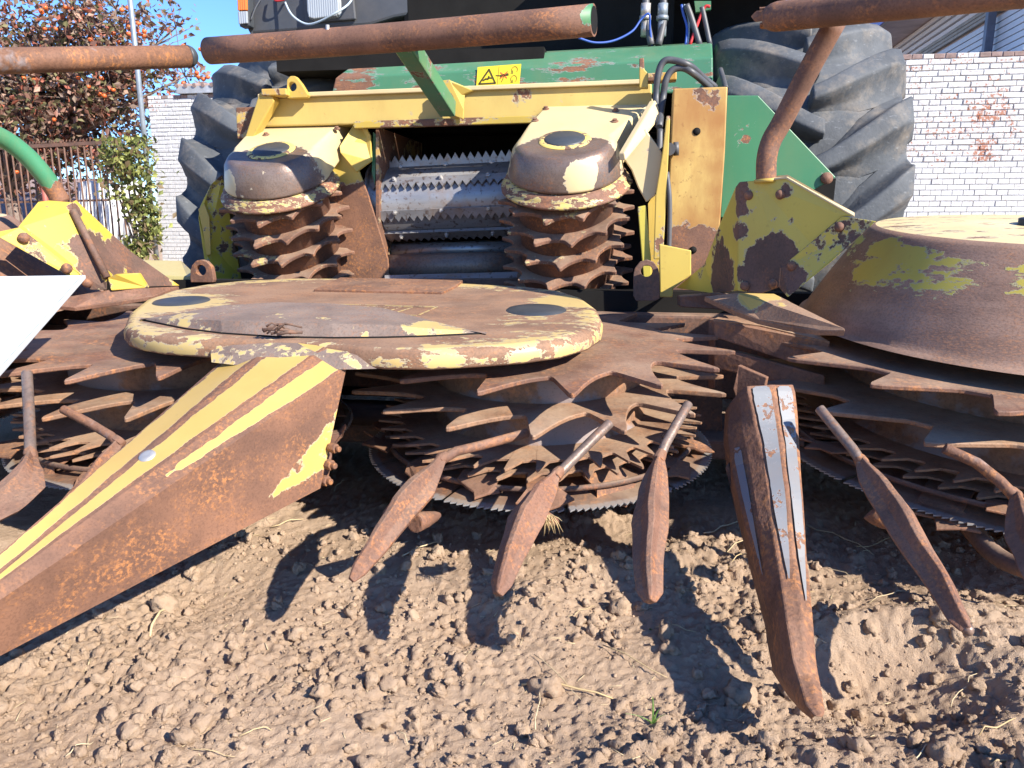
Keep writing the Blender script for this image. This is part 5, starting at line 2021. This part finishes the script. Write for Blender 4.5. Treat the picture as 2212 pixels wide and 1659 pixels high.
strip(.18, .86, .35, 5.35, 2, 3, .0030, .75)
strip(.16, .80, .40, 5.75, 3, 4, .0030, .8)
strip(.30, .75, 2.5, 5.2, 0, 1, .0030, .45, .05)
# sharp flag plate behind its head
m_ = MB(); m_.prism([P(1594, 789, 1.74), P(1656, 816, 1.70), P(1650, 845, 1.70), P(1590, 862, 1.74), P(1584, 840, 1.74)], V((.01, .014, 0)))
m_.build('divider_flag', M['rust_orange'], dv_, bevel=.002)
m_ = MB(); m_.prism([P(1566, 1010, 1.62), P(1574, 1000, 1.62), P(1588, 1040, 1.6), P(1590, 1058, 1.6), P(1576, 1050, 1.6)], V((.01, .02, 0)))
m_.build('divider_tab', M['rust_dark'], dv_, bevel=.003)

# ------------------------------------------------------------------ small dividing fingers with welded rods
def finger(path, rod, rod_r=.0085, bent=0.0, mat='finger', rodmat='rod', lobe=None, tip=False):
    """path: (px, py, Y, half width, height) from tip to weld"""
    pts = [P(x, y, q) for x, y, q, *_ in path]
    secs = []
    n_ = len(pts)
    for i, p in enumerate(pts):
        t = (pts[min(i + 1, n_ - 1)] - pts[max(i - 1, 0)]).normalized()
        sd = t.cross(Z).normalized(); up = sd.cross(t).normalized()
        w_, h = path[i][3], path[i][4]
        ring = [(-1, -.08), (-.52, .34), (-.20, .94), (.16, .98), (.50, .34), (1, -.08), (.88, -.34), (0, -.85), (-.88, -.34)]
        secs.append([p + sd * a * w_ + up * b * h for a, b in ring])
    m_ = MB(); m_.grid(secs, 2, 6, closed=True, smooth=False, jit=.0042)
    fo = m_.build('dividing_finger', M[mat], HD, bevel=.0025, seg=2, angle=20)
    td = (pts[0] - pts[1]).normalized()
    if tip:
        m_ = MB(); m_.tube([pts[0] - td * .006, pts[0] + td * .003, pts[0] + td * .008, pts[0] + td * .010], [path[0][3] * .95, path[0][3] * .85, path[0][3] * .5, .001], 12)
        m_.build('worn_tip', M['rod'], fo)
    if rod:
        rp = [P(*r) for r in rod]
        m_ = MB(); m_.tube(rp, rod_r, 14)
        m_.build('finger_rod', M[rodmat], fo, bevel=.001)
        m_ = MB()
        for k in range(7):
            q = pts[-1].lerp(rp[1] if len(rp) > 2 else rp[-1], k * .045)
            m_.tube([q - V((.003, .004, .003)), q + V((.004, .005, .005))], [.0135 - k * .0003, .0125 - k * .0003], 9)
        m_.build('weld_collar', M['rust_orange'], fo, bevel=.002)
    if lobe:
        a = P(*lobe[:3]); b = P(*lobe[3:6]); r = lobe[6]
        m_ = MB(); m_.tube([a, a.lerp(b, .4), a.lerp(b, .8), b], [r * .95, r * .80, r * .50, r * .22], 16)
        m_.build('pivot_stub', M['finger'], fo, bevel=.004)
    return fo


finger([(758, 1252, 1.275, .008, .008), (775, 1232, 1.29, .016, .018), (812, 1182, 1.325, .022, .026), (862, 1105, 1.40, .036, .036), (905, 1058, 1.46, .036, .032), (936, 1015, 1.51, .020, .020), (952, 992, 1.54, .012, .013)],
       [(948, 998, 1.535), (985, 975, 1.56), (1040, 962, 1.60), (1140, 935, 1.64)], .0105, rodmat='rust', lobe=(895, 1130, 1.44, 950, 1112, 1.52, .022))
finger([(1076, 1284, 1.195, .010, .010), (1084, 1262, 1.21, .020, .018), (1102, 1200, 1.255, .026, .024), (1136, 1120, 1.335, .038, .034), (1168, 1068, 1.40, .030, .028), (1192, 1040, 1.44, .016, .016), (1202, 1026, 1.455, .011, .012)],
       [(1198, 1032, 1.45), (1228, 1002, 1.48), (1272, 958, 1.52), (1317, 914, 1.56)], .0105, lobe=(1168, 1118, 1.42, 1205, 1128, 1.47, .018))
finger([(1404, 1301, 1.145, .010, .010), (1404, 1278, 1.16, .021, .018), (1402, 1215, 1.215, .026, .024), (1405, 1130, 1.31, .034, .034), (1412, 1060, 1.39, .030, .028), (1420, 1010, 1.45, .018, .018), (1424, 990, 1.475, .011, .012)],
       [(1423, 996, 1.47), (1437, 960, 1.50), (1462, 915, 1.54), (1487, 872, 1.58)], .0100)
finger([(2090, 1360, 1.080, .011, .011), (2074, 1336, 1.095, .018, .018), (2035, 1270, 1.145, .023, .024), (1985, 1190, 1.22, .028, .029), (1935, 1105, 1.32, .034, .034), (1885, 1035, 1.41, .026, .026), (1862, 1000, 1.455, .013, .014)],
       [(1864, 1004, 1.45), (1842, 970, 1.48), (1805, 925, 1.52), (1770, 882, 1.56)], .0105, tip=True, lobe=(1890, 1100, 1.42, 1925, 1140, 1.40, .030))
finger([(2330, 1420, 1.08, .011, .011), (2290, 1330, 1.11, .026, .024), (2250, 1230, 1.18, .034, .030), (2222, 1160, 1.26, .036, .032), (2205, 1100, 1.33, .022, .022), (2193, 1072, 1.37, .013, .013)],
       [(2195, 1076, 1.365), (2160, 1040, 1.39), (2110, 1000, 1.42), (2040, 968, 1.44)], .0110, mat='rust_orange', rodmat='pipe')
# left pair: one broad torn blade, one bare rod running behind the centre snout
finger([(-190, 1190, 1.14, .018, .010), (-110, 1150, 1.20, .046, .020), (-20, 1095, 1.27, .060, .024), (40, 1050, 1.33, .052, .026), (62, 1015, 1.37, .026, .022), (66, 985, 1.41, .013, .014)],
       [(66, 990, 1.405), (65, 950, 1.44), (63, 900, 1.48), (58, 805, 1.56)], .0105)
finger([(40, 1200, 1.22, .012, .012), (110, 1140, 1.32, .028, .022), (180, 1060, 1.42, .026, .022), (235, 985, 1.50, .016, .016), (258, 955, 1.53, .011, .012)],
       [(256, 958, 1.525), (240, 942, 1.54), (190, 912, 1.565), (136, 884, 1.59)], .0095, rodmat='pipe')
# crop lifter skid seen low at the far right
cable('skid_rail', [P(2080, 1120, 1.62), P(2120, 1170, 1.55), P(2160, 1205, 1.48), P(2212, 1228, 1.42), P(2300, 1240, 1.36)], .020, M['rust_dark'], HD)
# dry weed caught on the second finger
wd_ = thing('dry_weed', P(1185, 1120, 1.40), 'wisp of dry weed hanging from the second finger in the row', 'weed')
m_ = MB()
for k in range(26):
    a = P(1180 + rnd.uniform(-8, 14), 1112, 1.40)
    b = a + V((rnd.uniform(-.018, .022), rnd.uniform(-.01, .01), -rnd.uniform(.01, .045)))
    m_.tube([a, a.lerp(b, .5) + V((rnd.uniform(-.004, .004), 0, 0)), b], [.0009, .0008, .0004], 4)
m_.build('stalks', M['straw'], wd_)

# ------------------------------------------------------------------ brackets and push bars, right
BRM = worn('bracket_yellow_right', (.56, .45, .07), -.17, 9, hue='dark', dust=.08, stain=.2, rough=.35,
           spots=[(P(1645, 585, 1.98), .085, .7), (P(1668, 540, 1.95), .055, .5), (P(1540, 600, 2.2), .10, .6), (P(1690, 412, 1.96), .030, .5), (P(1602, 415, 2.08), .028, .4), (P(1603, 500, 2.08), .030, .35), (P(1603, 450, 2.08), .024, .35)])
fold_t, fold_b = P(1597, 393, 2.08), P(1593, 628, 2.06)
m_ = MB(); m_.prism([fold_t, P(1634, 390, 2.04), P(1698, 384, 1.98), P(1844, 467, 1.84), P(1820, 467, 1.86), P(1752, 526, 1.92), P(1687, 580, 1.97), P(1684, 620, 1.97), P(1645, 634, 2.01), fold_b], V((.3, .7, 0)).normalized() * .006)
brk = m_.build('bar_bracket', BRM, HD, bevel=.002)
m_ = MB(); m_.prism([fold_t, P(1588, 405, 2.11), P(1553, 488, 2.25), P(1521, 571, 2.38), P(1460, 622, 2.55), P(1542, 634, 2.28), fold_b], V((.7, .3, 0)).normalized() * .006)
m_.build('bracket_wing', BRM, HD, bevel=.002)
m_ = MB(); m_.prism([P(1820, 467, 1.855), P(1893, 478, 1.80), P(1800, 562, 1.85), P(1702, 642, 1.92), P(1684, 622, 1.965), P(1687, 578, 1.965), P(1752, 524, 1.91)], V((.2, .9, 0)).normalized() * .006)
flg = m_.build('bracket_flange', worn('flange_yellow', (.54, .44, .07), -.08, 11, hue='dark', dust=.1, spots=[(P(1700, 600, 1.94), .05, .35)]), HD, bevel=.002)
m_ = MB(); m_.prism([P(1634, 389, 2.035), P(1698, 383, 1.975), P(1846, 466, 1.835), P(1846, 459, 1.86), P(1702, 377, 2.0), P(1640, 383, 2.06)], V((0, 0, -.004)))
m_.build('bracket_lip', M['cream'], HD, bevel=.001)
for (x, y, q, par) in ((1618, 422, 2.055, brk), (1686, 420, 1.985, brk), (1609, 618, 2.04, brk), (1670, 613, 1.985, brk), (1814, 490, 1.86, flg), (1711, 575, 1.94, flg)):
    c = P(x, y, q); f2 = Frame(c, 25, 80)
    m_ = MB(); m_.lathe(f2, [(.0125, -.004), (.0125, .003), (.009, .009), (.0001, .011)], 14, cap_top=False); m_.build('bolt', M['rust'], par)
# curved blade below the bracket
m_ = MB()
m_.prism([P(1522, 640, 2.10), P(1590, 632, 2.06), P(1672, 634, 2.02), P(1705, 650, 1.97), P(1745, 676, 1.90), P(1824, 708, 1.76), P(1826, 714, 1.75), P(1770, 713, 1.80), P(1700, 704, 1.88), P(1640, 690, 1.95), P(1590, 672, 2.01)], V((0, .006, -.014)))
m_.build('scraper_blade', worn('scraper_paint', YEL, .22, 9, hue='dusty', dust=.45, keep=[(P(1640, 642, 2.02), .06, .5), (P(1690, 665, 1.95), .025, .3)]), HD, bevel=.002)
m_ = MB(); m_.prism([P(1470, 640, 2.3), P(1560, 634, 2.15), P(1600, 640, 2.1), P(1600, 676, 2.1), P(1540, 668, 2.2), P(1470, 664, 2.3)], V((0, .05, 0)))
m_.build('blade_holder', M['rust_dark'], HD, bevel=.004)
# eye lugs in front of the feeder
eye([(1368, 650), (1368, 596), (1371, 580), (1382, 566), (1397, 561), (1412, 566), (1422, 580), (1425, 596), (1425, 650)], (1397, 586), .018, 2.45, .022, M['rust_dark'], 'coupling_lug', HD)
eye([(411, 610), (411, 584), (415, 572), (424, 563), (434, 561), (446, 565), (456, 576), (459, 588), (462, 610)], (434, 584), .019, 2.62, .022, M['rust'], 'coupling_lug', HD)
m_ = MB(); m_.prism([PM(1424, 527, 2.55), PM(1493, 541, 2.55), PM(1493, 594, 2.55), PM(1454, 624, 2.55), PM(1453, 642, 2.55), PM(1426, 642, 2.55)], -MF * .012)
m_.build('coupling_plate', worn('coupling_yellow', (.54, .40, .09), -.22, 8, dust=.05), HD, bevel=.003)

# right push bar and its bent post
PIP = worn('bar_rust_right', (.05, .20, .09), .55, 8, hue='mid', dust=.05, rough=.55, keep=[(P(1795, 62, 1.95), .05, .42), (P(1740, 150, 2.0), .028, .25)])
postp = [P(1655, 392, 2.03), P(1656, 345, 2.03), P(1666, 305, 2.03), P(1690, 262, 2.02), P(1740, 165, 1.98), P(1806, 44, 1.93)]
cable('bar_post', postp, .0255, PIP, HD, 18, 6)
m_ = MB(); m_.tube([P(1657, 394, 2.03), P(1657, 386, 2.03)], .032, 20); m_.build('post_collar', M['yel_plate'], HD)
ra, rb = P(1668, 37, 1.97), P(2290, -30, 1.55)
m_ = MB()
rdir = (rb - ra).normalized()
m_.tube([ra - rdir * .012, ra, ra + rdir * .012, ra + rdir * .02, ra.lerp(rb, .3), ra.lerp(rb, .6), rb], [.026, .031, .0335, .0335, .0335, .033, .033], 24)
o = m_.build('push_bar', PIP, HD)
m_ = MB()      # broken sleeve stub at its end
for k, (da, ln_) in enumerate(((.3, .022), (1.6, .030), (2.9, .012), (4.1, .026), (5.3, .008))):
    up = rdir.cross(V((0, 1, 0))).normalized(); sd = rdir.cross(up)
    c = ra - rdir * .012
    arc = [c + (up * math.cos(da + i * .25) + sd * math.sin(da + i * .25)) * .025 for i in range(-2, 3)]
    arc2 = [p - rdir * (ln_ * (1 - .35 * abs(i - 2) / 2)) for i, p in enumerate(arc)]
    m_.prism(arc + arc2[::-1], (c - arc[2]).normalized() * .004)
m_.build('broken_sleeve', M['rust_orange'], HD)

# left bracket, post and push bar
BLM = worn('bracket_yellow_left', (.50, .345, .055), -.20, 8, hue='dark', dust=.05, stain=.12, rough=.35,
           spots=[(P(170, 560, 2.42), .10, .7), (P(215, 600, 2.4), .09, .5), (P(128, 470, 2.42), .035, .4), (P(285, 575, 2.55), .10, .62), (P(340, 600, 2.6), .10, .5), (P(205, 530, 2.36), .03, .4), (P(175, 480, 2.37), .020, .42), (P(160, 455, 2.40), .025, .4)],
           keep=[(P(290, 590, 2.5), .05, .5), (P(235, 600, 2.36), .03, .4)])
rt_, rb_ = P(157, 455, 2.38), P(231, 600, 2.34)
m_ = MB(); m_.prism([P(82, 436, 2.36), P(106, 433, 2.38), P(154, 437, 2.40), rt_, rb_, P(230, 626, 2.34), P(195, 626, 2.32), P(171, 592, 2.30), P(110, 545, 2.27), P(39, 490, 2.24)], V((-.1, .9, 0)).normalized() * .006)
bl = m_.build('bar_bracket', BLM, HD, bevel=.002)
m_ = MB(); m_.prism([rt_, P(156, 437, 2.40), P(164, 432, 2.42), P(282, 543, 2.58), P(388, 617, 2.72), P(300, 620, 2.52), rb_], V((-.4, .8, 0)).normalized() * .006)
m_.build('bracket_wing', BLM, HD, bevel=.002)
m_ = MB(); m_.tube([rt_ + V((.004, -.006, .0)), rb_ + V((0.004, -.006, 0))], .011, 10); m_.build('weld_seam', M['rust_dark'], HD)
m_ = MB(); m_.prism([P(-60, 512, 2.16), P(41, 491, 2.23), P(171, 593, 2.29), P(165, 598, 2.28), P(148, 596, 2.26), P(0, 508 + 6, 2.18)], V((0, .9, -.1)).normalized() * .006)
fl = m_.build('bracket_flange', worn('flange_yellow_left', (.50, .35, .06), -.06, 12, hue='dark', dust=.1), HD, bevel=.002)
m_ = MB(); m_.prism([P(232, 600, 2.33), P(250, 592, 2.33), P(298, 590, 2.38), P(318, 622, 2.40), P(240, 628, 2.33)], V((0, .02, 0)))
m_.build('bracket_foot', BLM, HD, bevel=.003)
m_ = MB(); m_.prism([P(150, 640, 2.30), P(235, 627, 2.34), P(320, 622, 2.40), P(386, 618, 2.55), P(330, 640, 2.40), P(250, 652, 2.3), P(160, 664, 2.25), P(120, 660, 2.25)], V((0, .004, -.012)))
m_.build('scraper_blade', M['rust_top'], HD, bevel=.002)
m_ = MB(); m_.prism([P(300, 561, 3.0), P(392, 563, 3.0), P(420, 590, 2.85), P(405, 600, 2.85), P(318, 592, 2.85)], V((0, .0, -.02)))
m_.build('side_deck', worn('deck_yellow', (.42, .36, .16), -.2, 6), HD, bevel=.003)
for (x, y, q, par) in ((102, 455, 2.365, bl), (146, 455, 2.39, bl), (51, 514, 2.215, fl), (144, 580, 2.25, fl), (188, 610, 2.31, bl)):
    c = P(x, y, q); f2 = Frame(c, -5, 75)
    m_ = MB(); m_.lathe(f2, [(.0155, -.004), (.0155, .003), (.011, .011), (.0001, .013)], 14, cap_top=False); m_.build('bolt', M['rust'], par)
PIL = worn('bar_rust_left', (.055, .22, .11), .28, 9, hue='orange', dust=.05, rough=.5, keep=[(P(20, 300, 2.30), .10, .70), (P(70, 345, 2.34), .06, .70), (P(100, 385, 2.38), .04, .55), (P(-40, 270, 2.25), .15, .70)],
            spots=[(P(30, 345, 2.36), .05, .35), (P(80, 400, 2.42), .06, .5)])
cable('bar_post', [P(132, 436, 2.42), P(118, 412, 2.41), P(90, 372, 2.38), P(50, 330, 2.34), P(0, 296, 2.28), P(-90, 262, 2.15), P(-200, 240, 2.0)], .0270, PIL, HD, 18, 6)
m_ = MB()
la, lb = P(-220, 137, 2.25), P(404, 122, 2.90)
m_.tube([la, la.lerp(lb, .5), lb], .0375, 26)
m_.build('push_bar', M['pipe'], HD)
ldr = (lb - la).normalized()
m_ = MB(); m_.tube([lb + ldr * .0375 * math.sin(rad(a)) for a in (0, 15, 30, 45, 60, 75, 88)], [.0385 * math.cos(rad(a)) for a in (0, 15, 30, 45, 60, 75, 88)], 24)
m_.build('bar_end_cap', M['black_plastic'], HD)

# ------------------------------------------------------------------ white board lying on the left rotor
A, B, D_ = P(185, 594, 1.92), P(-330, 601, 1.75), P(-60, 872, 1.50)
E1 = (D_ - A); E2 = (B - A)
nb = E2.cross(E1).normalized()
if nb.z > 0: nb = -nb
m_ = MB()
cor = [A, B, B + E1 * 1.25, A + E1 * 1.25]
m_.prism(cor, nb * .010)
wb = props(m_.build('white_board', M['white'], bevel=.0015, origin=A + E1 * .6), 'blank white board with a sharp corner leaning over the left rotor', 'board')
m_ = MB()
e1, e2 = A - nb * .0005, A + E1 * 1.25 - nb * .0005
for p_ in (e1, e2): pass
b1 = E2.normalized()
m_.prism([e1 + b1 * .006, e2 + b1 * .006, e2 + b1 * .0072, e1 + b1 * .0072], -nb * .0012)
m_.build('edge_crease', M['galv'], wb)
